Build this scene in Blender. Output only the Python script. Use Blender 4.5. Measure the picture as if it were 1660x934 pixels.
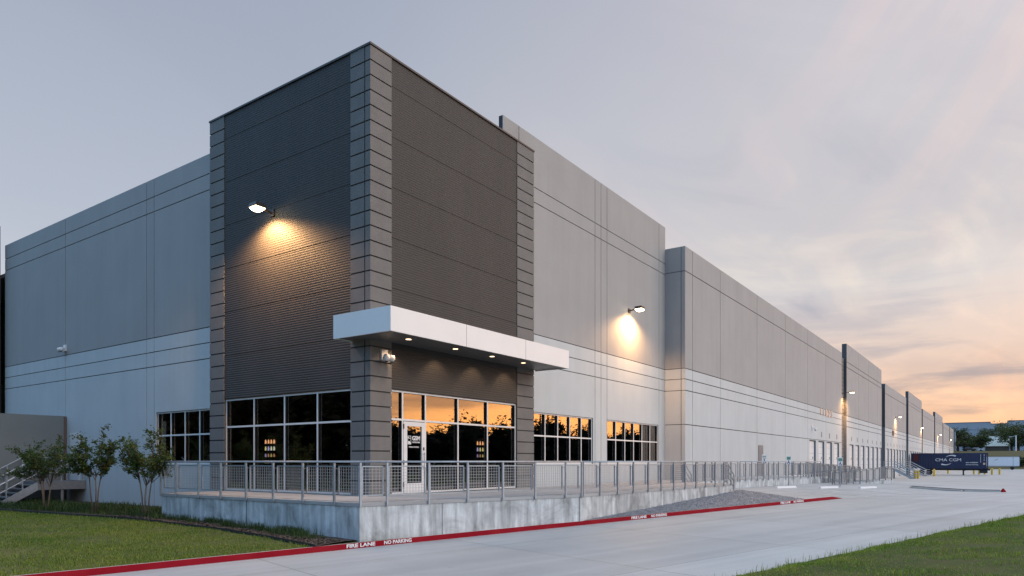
import bpy, math, random
import numpy as np
from mathutils import Vector, Matrix
RAD = math.radians
for o in list(bpy.data.objects): bpy.data.objects.remove(o)
SC = bpy.context.scene
COL = SC.collection
rnd = random.Random(7)
rng = np.random.default_rng(11)

# ------------------------------------------------------------------ camera
YAW = RAD(35.16)
cd = bpy.data.cameras.new('camera'); cam = bpy.data.objects.new('camera', cd); COL.objects.link(cam)
cd.sensor_width = 36; cd.lens = 24.412; cd.shift_y = 0.1693
cd.clip_start = 0.1; cd.clip_end = 6000
cam.location = (-14.561, -15.447, 1.06); cam.rotation_euler = (RAD(90), 0, YAW - RAD(90))
SC.camera = cam

# ------------------------------------------------------------------ sky
FILL_AZ, FILL_EL = -80.0, 28.0        # degrees from +X towards +Y
W = bpy.data.worlds.new('World'); SC.world = W; W.use_nodes = True
nt = W.node_tree; nt.nodes.clear()
def N(tree, typ, **kw):
    n = tree.nodes.new(typ)
    for k, v in kw.items():
        if k == 'inp':
            for kk, vv in v.items(): n.inputs[kk].default_value = vv
        else: setattr(n, k, v)
    return n
def LK(tree, a, b): tree.links.new(a, b)
def M(tree, op, a, b=None, c=None, clamp=False):
    n = tree.nodes.new('ShaderNodeMath'); n.operation = op; n.use_clamp = clamp
    for i, v in enumerate((a, b, c)):
        if v is None: continue
        if isinstance(v, (int, float)): n.inputs[i].default_value = v
        else: tree.links.new(v, n.inputs[i])
    return n.outputs[0]
def RAMP(tree, fac, stops, interp='LINEAR'):
    n = tree.nodes.new('ShaderNodeValToRGB'); cr = n.color_ramp; cr.interpolation = interp
    while len(cr.elements) > 1: cr.elements.remove(cr.elements[-1])
    for i, (p, c) in enumerate(stops):
        e = cr.elements[0] if i == 0 else cr.elements.new(p)
        e.position = p; e.color = (c[0], c[1], c[2], 1) if not isinstance(c, (int, float)) else (c, c, c, 1)
    tree.links.new(fac, n.inputs[0]); return n.outputs[0]
def MIX(tree, fac, a, b, blend='MIX'):
    n = tree.nodes.new('ShaderNodeMix'); n.data_type = 'RGBA'; n.blend_type = blend
    for s, v in ((n.inputs[0], fac), (n.inputs[6], a), (n.inputs[7], b)):
        if isinstance(v, (int, float)): s.default_value = v
        elif isinstance(v, tuple): s.default_value = (v[0], v[1], v[2], 1)
        else: tree.links.new(v, s)
    return n.outputs[2]
tc = N(nt, 'ShaderNodeTexCoord'); sep = N(nt, 'ShaderNodeSeparateXYZ'); LK(nt, tc.outputs['Generated'], sep.inputs[0])
dx, dy, dz = sep.outputs
el = M(nt, 'MAXIMUM', dz, 0.0)
ax, ay = math.cos(RAD(-25)), math.sin(RAD(-25))
hl = M(nt, 'SQRT', M(nt, 'ADD', M(nt, 'MULTIPLY', dx, dx), M(nt, 'MULTIPLY', dy, dy)))
c = M(nt, 'DIVIDE', M(nt, 'ADD', M(nt, 'MULTIPLY', dx, ax), M(nt, 'MULTIPLY', dy, ay)), M(nt, 'MAXIMUM', hl, 0.001))
west = RAMP(nt, el, [(0, (1.12, .56, .26)), (.05, (1.10, .60, .33)), (.11, (.92, .62, .45)), (.22, (.79, .71, .655)), (.42, (.75, .71, .70)), (.62, (.62, .59, .65)), (.85, (.70, .80, .95)), (1, (.70, .80, .98))])
mid = RAMP(nt, el, [(0, (.82, .66, .56)), (.1, (.66, .63, .63)), (.3, (.475, .505, .575)), (.56, (.365, .41, .50)), (.8, (.62, .74, .92)), (1, (.70, .80, .98))])
east = RAMP(nt, el, [(0, (.30, .50, .80)), (.2, (.32, .65, 1.16)), (.5, (.38, .78, 1.36)), (.85, (.58, .90, 1.3)), (1, (.70, .80, .98))])
fw = N(nt, 'ShaderNodeMapRange', interpolation_type='SMOOTHSTEP', inp={1: .2, 2: 1.0}); LK(nt, c, fw.inputs[0])
fe = N(nt, 'ShaderNodeMapRange', interpolation_type='SMOOTHSTEP', inp={1: -.15, 2: -.75}); LK(nt, c, fe.inputs[0])
base = MIX(nt, fe.outputs[0], MIX(nt, fw.outputs[0], mid, west), east)
# clouds: noise on a high flat layer, stretched along the cloud streets
kk = M(nt, 'DIVIDE', 1.0, M(nt, 'ADD', el, 0.10))
cp = N(nt, 'ShaderNodeCombineXYZ'); LK(nt, M(nt, 'MULTIPLY', dx, kk), cp.inputs[0]); LK(nt, M(nt, 'MULTIPLY', dy, kk), cp.inputs[1])
mp = N(nt, 'ShaderNodeMapping', inp={1: (3.2, 1.4, 0), 2: (0, 0, RAD(38)), 3: (.55, 1.15, 1)}); LK(nt, cp.outputs[0], mp.inputs[0])
n1 = N(nt, 'ShaderNodeTexNoise', inp={'Scale': .9, 'Detail': 7, 'Roughness': .55, 'Distortion': .7}); LK(nt, mp.outputs[0], n1.inputs[0])
mp2 = N(nt, 'ShaderNodeMapping', inp={1: (1.7, 5.4, 0), 2: (0, 0, RAD(52)), 3: (.22, 2.2, 1)}); LK(nt, cp.outputs[0], mp2.inputs[0])
n2 = N(nt, 'ShaderNodeTexNoise', inp={'Scale': 1.1, 'Detail': 5, 'Roughness': .5, 'Distortion': .3}); LK(nt, mp2.outputs[0], n2.inputs[0])
cl = RAMP(nt, n1.outputs[0], [(.40, 0), (.60, 1)], 'EASE')
streak = RAMP(nt, n2.outputs[0], [(.5, 0), (.72, 1)], 'EASE')
wst = N(nt, 'ShaderNodeMapRange', interpolation_type='SMOOTHSTEP', inp={1: .35, 2: .9}); LK(nt, c, wst.inputs[0])
dark = MIX(nt, M(nt, 'MULTIPLY', M(nt, 'MULTIPLY', cl, wst.outputs[0]), .62), base, MIX(nt, 1.0, base, (.74, .76, .83), 'MULTIPLY'))
pink = MIX(nt, M(nt, 'MULTIPLY', M(nt, 'MULTIPLY', streak, wst.outputs[0]), .8), dark, MIX(nt, 1.0, dark, (1.30, 1.12, 1.04), 'MULTIPLY'))
mp3 = N(nt, 'ShaderNodeMapping', inp={1: (0.3, 2.2, .35), 3: (2.1, 2.1, 19)}); LK(nt, tc.outputs['Generated'], mp3.inputs[0])
n3 = N(nt, 'ShaderNodeTexNoise', inp={'Scale': 1.25, 'Detail': 6, 'Roughness': .55, 'Distortion': .35}); LK(nt, mp3.outputs[0], n3.inputs[0])
low = N(nt, 'ShaderNodeMapRange', interpolation_type='SMOOTHSTEP', inp={1: .30, 2: .07}); LK(nt, el, low.inputs[0])
bandf = M(nt, 'MULTIPLY', M(nt, 'MULTIPLY', RAMP(nt, n3.outputs[0], [(.47, 0), (.62, 1)], 'EASE'), low.outputs[0]), wst.outputs[0])
pink = MIX(nt, M(nt, 'MULTIPLY', bandf, .95), pink, MIX(nt, 1.0, pink, (.56, .64, .82), 'MULTIPLY'))
bandl = M(nt, 'MULTIPLY', M(nt, 'MULTIPLY', RAMP(nt, n3.outputs[0], [(.30, 1), (.44, 0)], 'EASE'), low.outputs[0]), wst.outputs[0])
pink = MIX(nt, M(nt, 'MULTIPLY', bandl, .6), pink, MIX(nt, 1.0, pink, (1.18, 1.08, .98), 'MULTIPLY'))
az = M(nt, 'ARCTAN2', dy, dx); e2 = M(nt, 'ARCSINE', dz)
cs_ = N(nt, 'ShaderNodeCombineXYZ'); LK(nt, M(nt, 'MULTIPLY', M(nt, 'ADD', az, M(nt, 'MULTIPLY', e2, .85)), 9.0), cs_.inputs[0]); LK(nt, M(nt, 'MULTIPLY', M(nt, 'SUBTRACT', e2, az), 1.5), cs_.inputs[1])
n5 = N(nt, 'ShaderNodeTexNoise', inp={'Scale': 1.0, 'Detail': 5, 'Roughness': .5, 'Distortion': .25}); LK(nt, cs_.outputs[0], n5.inputs[0])
hi_ = N(nt, 'ShaderNodeMapRange', interpolation_type='SMOOTHSTEP', inp={1: .12, 2: .42}); LK(nt, el, hi_.inputs[0])
ws2 = N(nt, 'ShaderNodeMapRange', interpolation_type='SMOOTHSTEP', inp={1: .66, 2: .97}); LK(nt, c, ws2.inputs[0])
sf = M(nt, 'MULTIPLY', M(nt, 'MULTIPLY', RAMP(nt, n5.outputs[0], [(.42, 0), (.68, 1)], 'EASE'), hi_.outputs[0]), ws2.outputs[0])
pink = MIX(nt, sf, pink, MIX(nt, 1.0, pink, (1.22, 1.07, 1.0), 'MULTIPLY'))
cm_ = N(nt, 'ShaderNodeCombineXYZ'); LK(nt, M(nt, 'MULTIPLY', M(nt, 'ADD', az, M(nt, 'MULTIPLY', e2, .6)), 3.6), cm_.inputs[0]); LK(nt, M(nt, 'MULTIPLY', M(nt, 'SUBTRACT', e2, M(nt, 'MULTIPLY', az, .45)), 7.0), cm_.inputs[1])
n6 = N(nt, 'ShaderNodeTexNoise', inp={'Scale': 1.0, 'Detail': 7, 'Roughness': .52, 'Distortion': .9}); LK(nt, cm_.outputs[0], n6.inputs[0])
md = N(nt, 'ShaderNodeMapRange', interpolation_type='SMOOTHSTEP', inp={1: .46, 2: .26}); LK(nt, el, md.inputs[0])
mm_ = M(nt, 'MULTIPLY', md.outputs[0], wst.outputs[0])
pink = MIX(nt, M(nt, 'MULTIPLY', RAMP(nt, n6.outputs[0], [(.50, 0), (.66, 1)], 'EASE'), mm_), pink, MIX(nt, 1.0, pink, (.76, .80, .87), 'MULTIPLY'))
pink = MIX(nt, M(nt, 'MULTIPLY', RAMP(nt, n6.outputs[0], [(.33, 1), (.47, 0)], 'EASE'), mm_), pink, MIX(nt, 1.0, pink, (1.19, 1.14, 1.05), 'MULTIPLY'))
soft = MIX(nt, M(nt, 'MULTIPLY', cl, .28), pink, MIX(nt, 1.0, pink, (1.12, 1.10, 1.08), 'MULTIPLY'))
# the glow where the sun has just gone (right of the picture)
gx, gy = math.cos(RAD(-35)), math.sin(RAD(-35))
c2 = M(nt, 'DIVIDE', M(nt, 'ADD', M(nt, 'MULTIPLY', dx, gx), M(nt, 'MULTIPLY', dy, gy)), M(nt, 'MAXIMUM', hl, 0.001))
gl = M(nt, 'MULTIPLY', M(nt, 'POWER', M(nt, 'MAXIMUM', c2, 0.0), 22.0), M(nt, 'EXPONENT', M(nt, 'MULTIPLY', el, -5.0)))
gl = M(nt, 'MULTIPLY', gl, M(nt, 'SUBTRACT', 1.12, M(nt, 'MULTIPLY', RAMP(nt, n3.outputs[0], [(.40, 0), (.62, 1)], 'EASE'), .62)))
glow0 = MIX(nt, 1.0, soft, MIX(nt, gl, (0, 0, 0), (6.2, 2.5, .50)), 'ADD')
# brightness added to the unseen sky behind the camera to light the facade
fb = N(nt, 'ShaderNodeMapRange', interpolation_type='SMOOTHSTEP', inp={1: .05, 2: .75}); LK(nt, M(nt, 'MULTIPLY', dy, -1.0), fb.inputs[0])
fb2 = N(nt, 'ShaderNodeMapRange', interpolation_type='SMOOTHSTEP', inp={1: -.35, 2: 0.15}); LK(nt, dx, fb2.inputs[0])
fb3 = N(nt, 'ShaderNodeMapRange', interpolation_type='SMOOTHSTEP', inp={1: .10, 2: .35}); LK(nt, el, fb3.inputs[0])
glow = MIX(nt, 1.0, glow0, MIX(nt, M(nt, 'MULTIPLY', M(nt, 'MULTIPLY', fb.outputs[0], fb2.outputs[0]), fb3.outputs[0]), (0, 0, 0), (1.10, 1.10, 1.16)), 'ADD')
sky = N(nt, 'ShaderNodeTexSky', sky_type='NISHITA', sun_disc=False, sun_elevation=RAD(FILL_EL), sun_rotation=RAD(90 - FILL_AZ))
bg1 = N(nt, 'ShaderNodeBackground', inp={'Strength': .9}); LK(nt, glow, bg1.inputs[0])
bg2 = N(nt, 'ShaderNodeBackground', inp={'Strength': .02}); LK(nt, sky.outputs[0], bg2.inputs[0])
ad = N(nt, 'ShaderNodeAddShader'); LK(nt, bg1.outputs[0], ad.inputs[0]); LK(nt, bg2.outputs[0], ad.inputs[1])
wo = N(nt, 'ShaderNodeOutputWorld'); LK(nt, ad.outputs[0], wo.inputs[0])
W.cycles.sampling_method = 'MANUAL'; W.cycles.sample_map_resolution = 1024
# added broad fill standing in for cloud afterglow, away from the sunset
sl = bpy.data.lights.new('afterglow_fill', 'SUN'); sl.energy = 0.9; sl.angle = RAD(40); sl.color = (1, .94, .90)
so = bpy.data.objects.new('afterglow_fill', sl); COL.objects.link(so)
sd = Vector((math.cos(RAD(FILL_AZ)) * math.cos(RAD(FILL_EL)), math.sin(RAD(FILL_AZ)) * math.cos(RAD(FILL_EL)), math.sin(RAD(FILL_EL))))
so.rotation_euler = sd.to_track_quat('Z', 'Y').to_euler()
vs = SC.view_settings; vs.view_transform = 'Standard'; vs.look = 'None'; vs.exposure = 0.0; vs.gamma = 1.0; vs.use_curve_mapping = False

# ------------------------------------------------------------------ materials
def mat(name, col, rough=.7, metal=0.0, var=0.0, vscale=2.0, bump=0.0, bscale=60.0, spec=.5, stretch=(1, 1, 1), emit=None, estr=0, coat=0):
    m = bpy.data.materials.new(name); m.use_nodes = True; t = m.node_tree; b = t.nodes['Principled BSDF']
    b.inputs['Base Color'].default_value = (*col, 1); b.inputs['Roughness'].default_value = rough
    b.inputs['Metallic'].default_value = metal; b.inputs['Specular IOR Level'].default_value = spec
    b.inputs['Coat Weight'].default_value = coat
    g = None
    if var or bump:
        g = N(t, 'ShaderNodeNewGeometry')
    if var:
        mpn = N(t, 'ShaderNodeMapping', inp={3: stretch}); LK(t, g.outputs['Position'], mpn.inputs[0])
        n = N(t, 'ShaderNodeTexNoise', inp={'Scale': vscale, 'Detail': 6, 'Roughness': .6}); LK(t, mpn.outputs[0], n.inputs[0])
        f = RAMP(t, n.outputs[0], [(.28, 1 - var), (.72, 1 + var)])
        LK(t, MIX(t, 1.0, col, f, 'MULTIPLY'), b.inputs['Base Color'])
    if bump:
        n = N(t, 'ShaderNodeTexNoise', inp={'Scale': bscale, 'Detail': 4}); LK(t, g.outputs['Position'], n.inputs[0])
        bp = N(t, 'ShaderNodeBump', inp={'Strength': bump, 'Distance': .02}); LK(t, n.outputs[0], bp.inputs['Height']); LK(t, bp.outputs[0], b.inputs['Normal'])
    if emit:
        b.inputs['Emission Color'].default_value = (*emit, 1); b.inputs['Emission Strength'].default_value = estr
    return m
MT = {}
def painted_wall(name, lo, hi, zb):
    m = bpy.data.materials.new(name); m.use_nodes = True; t = m.node_tree; b = t.nodes['Principled BSDF']
    g = N(t, 'ShaderNodeNewGeometry'); s = N(t, 'ShaderNodeSeparateXYZ'); LK(t, g.outputs['Position'], s.inputs[0])
    f = M(t, 'GREATER_THAN', s.outputs[2], zb)
    col = MIX(t, f, lo, hi)
    mp_ = N(t, 'ShaderNodeMapping', inp={3: (1.6, 1.6, .12)}); LK(t, g.outputs['Position'], mp_.inputs[0])
    na = N(t, 'ShaderNodeTexNoise', inp={'Scale': 1.2, 'Detail': 7, 'Roughness': .62}); LK(t, mp_.outputs[0], na.inputs[0])
    nb = N(t, 'ShaderNodeTexNoise', inp={'Scale': .55, 'Detail': 5, 'Roughness': .55}); LK(t, g.outputs['Position'], nb.inputs[0])
    col = MIX(t, 1.0, col, RAMP(t, na.outputs[0], [(.25, .945), (.75, 1.04)]), 'MULTIPLY')
    col = MIX(t, 1.0, col, RAMP(t, nb.outputs[0], [(.25, .945), (.75, 1.04)]), 'MULTIPLY')
    LK(t, col, b.inputs['Base Color']); b.inputs['Roughness'].default_value = .75; b.inputs['Specular IOR Level'].default_value = .3
    nc = N(t, 'ShaderNodeTexNoise', inp={'Scale': 3.0, 'Detail': 8, 'Roughness': .7}); LK(t, g.outputs['Position'], nc.inputs[0])
    bp = N(t, 'ShaderNodeBump', inp={'Strength': .15, 'Distance': .03}); LK(t, nc.outputs[0], bp.inputs['Height']); LK(t, bp.outputs[0], b.inputs['Normal'])
    return m
MT['wall'] = painted_wall('tilt_wall_paint', (.515, .54, .55), (.355, .352, .352), 6.30)
MT['return'] = painted_wall('dark_return_tone', (.20, .21, .22), (.085, .087, .092), 6.30)  # bay returns toned darker than the bay faces, darkest above the band
MT['joint'] = mat('dark_sealant', (.06, .06, .065), .8)
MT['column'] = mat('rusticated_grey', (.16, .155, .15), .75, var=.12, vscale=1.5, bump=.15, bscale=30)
MT['ribbed'] = mat('ribbed_dark_grey', (.043, .0395, .037), .68, var=.14, vscale=.8, stretch=(1, 1, .22))
MT['white_metal'] = mat('white_aluminium', (.72, .72, .72), .4, var=.03, vscale=3)
MT['fascia'] = mat('white_fascia', (.80, .80, .79), .38, var=.025, vscale=.8)
MT['soffit'] = mat('soffit_grey', (.10, .10, .10), .45)
MT['steel'] = mat('galvanised_steel', (.37, .41, .455), .45, .55, var=.15, vscale=9)
MT['steel_dark'] = mat('galvanised_steel_dull', (.20, .215, .235), .55, .35, var=.15, vscale=7)
MT['wire'] = mat('galvanised_wire', (.42, .44, .46), .5, .4)
MT['black'] = mat('black_plastic', (.015, .015, .016), .5)
MT['dark_room'] = mat('dark_interior', (.012, .012, .013), .9)
MT['roof'] = mat('roof_membrane', (.5, .5, .5), .8)
MT['dock_leaf'] = mat('white_dock_door', (.66, .67, .68), .5, var=.04, vscale=2)
MT['dock_seal'] = mat('dock_jamb_grey', (.15, .18, .21), .7)
MT['white_plastic'] = mat('white_plastic', (.75, .75, .76), .35)
MT['lens'] = mat('lit_lens', (1, .85, .6), .3, emit=(1, .78, .45), estr=28)
MT['down'] = mat('lit_downlight', (1, .85, .6), .3, emit=(1, .70, .42), estr=3.2)
MT['bronze'] = mat('bronze_housing', (.06, .05, .045), .45, .3)
MT['white_paint'] = mat('white_letter_paint', (.78, .78, .78), .6)
MT['red_paint'] = None
MT['yellow'] = mat('yellow_paint', (.62, .42, .03), .5, var=.12, vscale=4)
MT['navy'] = mat('navy_container_paint', (.016, .026, .075), .5, var=.18, vscale=1.2, stretch=(1, 1, .4))
MT['maroon'] = mat('maroon_patch', (.10, .012, .012), .6)
MT['rubber'] = mat('rubber', (.02, .02, .02), .8)
MT['trailer_white'] = mat('trailer_white', (.72, .74, .78), .4, var=.04)
MT['tan_letters'] = mat('tan_letters', (.72, .48, .34), .6)
MT['sign_white'] = mat('sign_white', (.78, .8, .84), .5)
MT['sign_blue'] = mat('sign_blue', (.02, .035, .10), .5)
MT['sign_green'] = mat('sign_green', (.10, .26, .22), .5)
MT['bark'] = mat('crape_myrtle_bark', (.20, .15, .115), .85, var=.25, vscale=12)
MT['bark_dark'] = mat('dark_bark', (.07, .055, .045), .9, var=.25, vscale=4)
MT['mulch'] = mat('mulch', (.055, .042, .034), .95, var=.6, vscale=22, bump=1.0, bscale=45)
MT['edging'] = mat('black_edging', (.012, .012, .013), .6)
MT['stain'] = mat('screen_wall_paint', (.19, .215, .225), .8, var=.06, vscale=1.0, bump=.1, bscale=5)
MT['rust'] = mat('rust_trim', (.15, .10, .085), .7)
MT['far_wall'] = mat('far_warehouse_wall', (.36, .39, .44), .8, var=.05, vscale=.1)
MT['shed'] = mat('pale_green_metal', (.36, .43, .42), .6)
MT['tan_wall'] = mat('tan_wall', (.15, .12, .10), .8)
MT['car_dark'] = mat('dark_car_paint', (.02, .022, .028), .25, coat=.5)
MT['car_white'] = mat('white_car_paint', (.65, .66, .68), .3, coat=.5)
MT['car_glass'] = mat('car_glass', (.01, .012, .015), .1)

def concrete(name, col, streak=False, joints=0.0, rough=.65, stain=.16):
    m = bpy.data.materials.new(name); m.use_nodes = True; t = m.node_tree; b = t.nodes['Principled BSDF']
    tcn = N(t, 'ShaderNodeTexCoord'); P_ = tcn.outputs['Object']
    if streak:     # form-tied wall: vertical run-off streaks and blotches
        mpn = N(t, 'ShaderNodeMapping', inp={3: (1, 1, .10)})
    else:          # broomed slab: long wear bands
        mpn = N(t, 'ShaderNodeMapping', inp={3: (.12, 1, 1)})
    LK(t, P_, mpn.inputs[0])
    n1_ = N(t, 'ShaderNodeTexNoise', inp={'Scale': 5.0 if streak else .9, 'Detail': 8, 'Roughness': .6}); LK(t, mpn.outputs[0], n1_.inputs[0])
    n2_ = N(t, 'ShaderNodeTexNoise', inp={'Scale': 1.1 if streak else .35, 'Detail': 9, 'Roughness': .62, 'Distortion': .8 if streak else .2}); LK(t, P_, n2_.inputs[0])
    n3_ = N(t, 'ShaderNodeTexNoise', inp={'Scale': 35.0, 'Detail': 5}); LK(t, P_, n3_.inputs[0])
    cc = MIX(t, 1.0, col, RAMP(t, n1_.outputs[0], [(.3, 1 - stain), (.7, 1 + stain * .7)]), 'MULTIPLY')
    cc = MIX(t, 1.0, cc, RAMP(t, n2_.outputs[0], [(.3, 1 - stain * 1.2), (.5, 1.0), (.7, 1 + stain * .8)]), 'MULTIPLY')
    cc = MIX(t, 1.0, cc, RAMP(t, n3_.outputs[0], [(.3, .95), (.7, 1.05)]), 'MULTIPLY')
    h = n3_.outputs[0]
    if joints:
        s = N(t, 'ShaderNodeSeparateXYZ'); LK(t, P_, s.inputs[0])
        js = []
        for o_, per in ((s.outputs[0], joints), (s.outputs[1], joints * .94)):
            fr = M(t, 'FRACT', M(t, 'DIVIDE', M(t, 'ADD', o_, 400.4), per))
            js.append(M(t, 'LESS_THAN', M(t, 'ABSOLUTE', M(t, 'SUBTRACT', fr, .5)), .0032))
        j = M(t, 'MAXIMUM', js[0], js[1])
        cc = MIX(t, M(t, 'MULTIPLY', j, .6), cc, (.12, .12, .12))
        # tyre-darkened lanes, oil spots
        n4 = N(t, 'ShaderNodeTexNoise', inp={'Scale': 2.6, 'Detail': 3}); LK(t, P_, n4.inputs[0])
        cc = MIX(t, RAMP(t, n4.outputs[0], [(.70, 0), (.80, .28)]), cc, (.2, .2, .2))
        # wheel tracks along the lane, long drag streaks, hairline cracks
        tr_ = M(t, 'ABSOLUTE', M(t, 'SUBTRACT', M(t, 'ABSOLUTE', M(t, 'ADD', s.outputs[1], 4.4)), .95))
        n6_ = N(t, 'ShaderNodeTexNoise', inp={'Scale': 1.0, 'Detail': 4}); mp6 = N(t, 'ShaderNodeMapping', inp={3: (.06, 2.2, 1)}); LK(t, P_, mp6.inputs[0]); LK(t, mp6.outputs[0], n6_.inputs[0])
        tk = N(t, 'ShaderNodeMapRange', interpolation_type='SMOOTHSTEP', inp={1: .55, 2: .05}); LK(t, tr_, tk.inputs[0])
        cc = MIX(t, M(t, 'MULTIPLY', tk.outputs[0], RAMP(t, n6_.outputs[0], [(.35, .1), (.65, .55)])), cc, MIX(t, 1.0, cc, (.80, .80, .81), 'MULTIPLY'))
        cc = MIX(t, 1.0, cc, RAMP(t, n6_.outputs[0], [(.3, .91), (.7, 1.07)]), 'MULTIPLY')
        slab = N(t, 'ShaderNodeTexWhiteNoise', noise_dimensions='2D'); fl = N(t, 'ShaderNodeCombineXYZ')
        LK(t, M(t, 'FLOOR', M(t, 'ADD', M(t, 'DIVIDE', M(t, 'ADD', s.outputs[0], 400.4), joints), .5)), fl.inputs[0])
        LK(t, M(t, 'FLOOR', M(t, 'ADD', M(t, 'DIVIDE', M(t, 'ADD', s.outputs[1], 400.4), joints * .94), .5)), fl.inputs[1])
        LK(t, fl.outputs[0], slab.inputs[0])
        cc = MIX(t, 1.0, cc, RAMP(t, slab.outputs[0], [(0, .93), (1, 1.05)]), 'MULTIPLY')
    LK(t, cc, b.inputs['Base Color']); b.inputs['Roughness'].default_value = rough; b.inputs['Specular IOR Level'].default_value = .35
    bp = N(t, 'ShaderNodeBump', inp={'Strength': .12, 'Distance': .02}); LK(t, h, bp.inputs['Height']); LK(t, bp.outputs[0], b.inputs['Normal'])
    return m
MT['slab'] = concrete('concrete_pavement', (.425, .44, .44), joints=5.2, rough=.5, stain=.09)
MT['cast'] = concrete('cast_concrete', (.485, .515, .53), streak=True, stain=.42)
MT['deckc'] = concrete('deck_concrete', (.36, .365, .37), stain=.10)
MT['kerbc'] = concrete('kerb_concrete', (.52, .50, .47), stain=.12)

def worn_red():
    m = mat('red_kerb_paint', (.33, .012, .022), .75, spec=.12); t = m.node_tree; b = t.nodes['Principled BSDF']
    g = N(t, 'ShaderNodeNewGeometry'); na = N(t, 'ShaderNodeTexNoise', inp={'Scale': 7.0, 'Detail': 8, 'Roughness': .7}); LK(t, g.outputs['Position'], na.inputs[0])
    nb = N(t, 'ShaderNodeTexNoise', inp={'Scale': 1.3, 'Detail': 4}); LK(t, g.outputs['Position'], nb.inputs[0])
    cc = MIX(t, RAMP(t, nb.outputs[0], [(.4, 0), (.7, .7)]), (.27, .006, .016), (.33, .016, .026))
    cc = MIX(t, RAMP(t, na.outputs[0], [(.69, 0), (.73, .8)]), cc, (.36, .28, .26)); LK(t, cc, b.inputs['Base Color']); return m
MT['red_paint'] = worn_red()
def organic(name, a, b_, c_, scale, fine, rough=.8, trans=0.0):
    m = bpy.data.materials.new(name); m.use_nodes = True; t = m.node_tree; b = t.nodes['Principled BSDF']
    g = N(t, 'ShaderNodeNewGeometry')
    n1_ = N(t, 'ShaderNodeTexNoise', inp={'Scale': scale, 'Detail': 5, 'Roughness': .6}); LK(t, g.outputs['Position'], n1_.inputs[0])
    n2_ = N(t, 'ShaderNodeTexNoise', inp={'Scale': fine, 'Detail': 3}); LK(t, g.outputs['Position'], n2_.inputs[0])
    cc = MIX(t, RAMP(t, n1_.outputs[0], [(.35, 0), (.65, 1)]), a, b_)
    cc = MIX(t, RAMP(t, n2_.outputs[0], [(.5, 0), (.75, .8)]), cc, c_)
    cc = MIX(t, 1.0, cc, RAMP(t, g.outputs['Random Per Island'], [(0, .7), (1, 1.3)]), 'MULTIPLY')
    LK(t, cc, b.inputs['Base Color']); b.inputs['Roughness'].default_value = rough; b.inputs['Specular IOR Level'].default_value = .25
    if trans:
        out = t.nodes['Material Output']; tr = N(t, 'ShaderNodeBsdfTranslucent'); LK(t, cc, tr.inputs[0])
        mx = N(t, 'ShaderNodeMixShader', inp={0: trans}); LK(t, b.outputs[0], mx.inputs[1]); LK(t, tr.outputs[0], mx.inputs[2]); LK(t, mx.outputs[0], out.inputs[0])
    return m
MT['lawn'] = organic('lawn_turf', (.050, .075, .016), (.10, .105, .028), (.13, .11, .05), .6, 9, .9)
MT['blades'] = organic('lawn_blades', (.10, .185, .020), (.20, .255, .036), (.27, .24, .09), .5, 14, .7, .25)
MT['verge'] = organic('verge_turf', (.055, .085, .018), (.10, .115, .03), (.15, .11, .06), .8, 6, .9)
MT['vblades'] = organic('verge_blades', (.115, .245, .022), (.25, .315, .045), (.34, .27, .11), .7, 12, .7, .25)
MT['cover'] = organic('groundcover_leaves', (.032, .062, .018), (.062, .105, .026), (.11, .145, .045), 1.2, 8, .6, .2)
MT['leaf'] = organic('crape_myrtle_leaves', (.040, .080, .020), (.078, .128, .030), (.13, .085, .03), 2.5, 5, .55, .25)
MT['far_leaf'] = organic('tree_leaves', (.032, .052, .020), (.075, .10, .032), (.13, .13, .05), .25, 1.1, .7, .15)
MT['wood_leaf'] = organic('woodland_leaves', (.006, .008, .005), (.010, .012, .006), (.014, .014, .007), .2, 1, .8)
MT['bank'] = organic('dry_grass_bank', (.11, .095, .05), (.085, .085, .04), (.14, .115, .06), .05, .6, .95)
MT['gravel'] = organic('grey_gravel', (.17, .18, .20), (.24, .25, .27), (.33, .34, .36), 3, 26, .85)
def glass_mat():
    m = bpy.data.materials.new('tinted_glass'); m.use_nodes = True; t = m.node_tree; t.nodes.clear()
    out = N(t, 'ShaderNodeOutputMaterial'); gi = N(t, 'ShaderNodeNewGeometry'); dt = N(t, 'ShaderNodeVectorMath', operation='DOT_PRODUCT'); LK(t, gi.outputs['Incoming'], dt.inputs[0]); LK(t, gi.outputs['Normal'], dt.inputs[1])
    gl_ = N(t, 'ShaderNodeBsdfGlossy', inp={0: (.92, .86, .80, 1), 1: .012}); tr = N(t, 'ShaderNodeBsdfTransparent', inp={0: (.62, .66, .68, 1)})
    g = N(t, 'ShaderNodeNewGeometry'); n = N(t, 'ShaderNodeTexNoise', inp={'Scale': .9, 'Detail': 1}); LK(t, g.outputs['Position'], n.inputs[0])
    bp = N(t, 'ShaderNodeBump', inp={'Strength': .06, 'Distance': .02}); LK(t, n.outputs[0], bp.inputs['Height']); LK(t, bp.outputs[0], gl_.inputs['Normal'])
    mx = N(t, 'ShaderNodeMixShader'); LK(t, M(t, 'MULTIPLY_ADD', M(t, 'POWER', M(t, 'SUBTRACT', 1.0, M(t, 'ABSOLUTE', dt.outputs['Value'])), 4.0), .80, .16), mx.inputs[0]); LK(t, tr.outputs[0], mx.inputs[1]); LK(t, gl_.outputs[0], mx.inputs[2])
    LK(t, mx.outputs[0], out.inputs[0]); return m
MT['glass'] = glass_mat()

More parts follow.
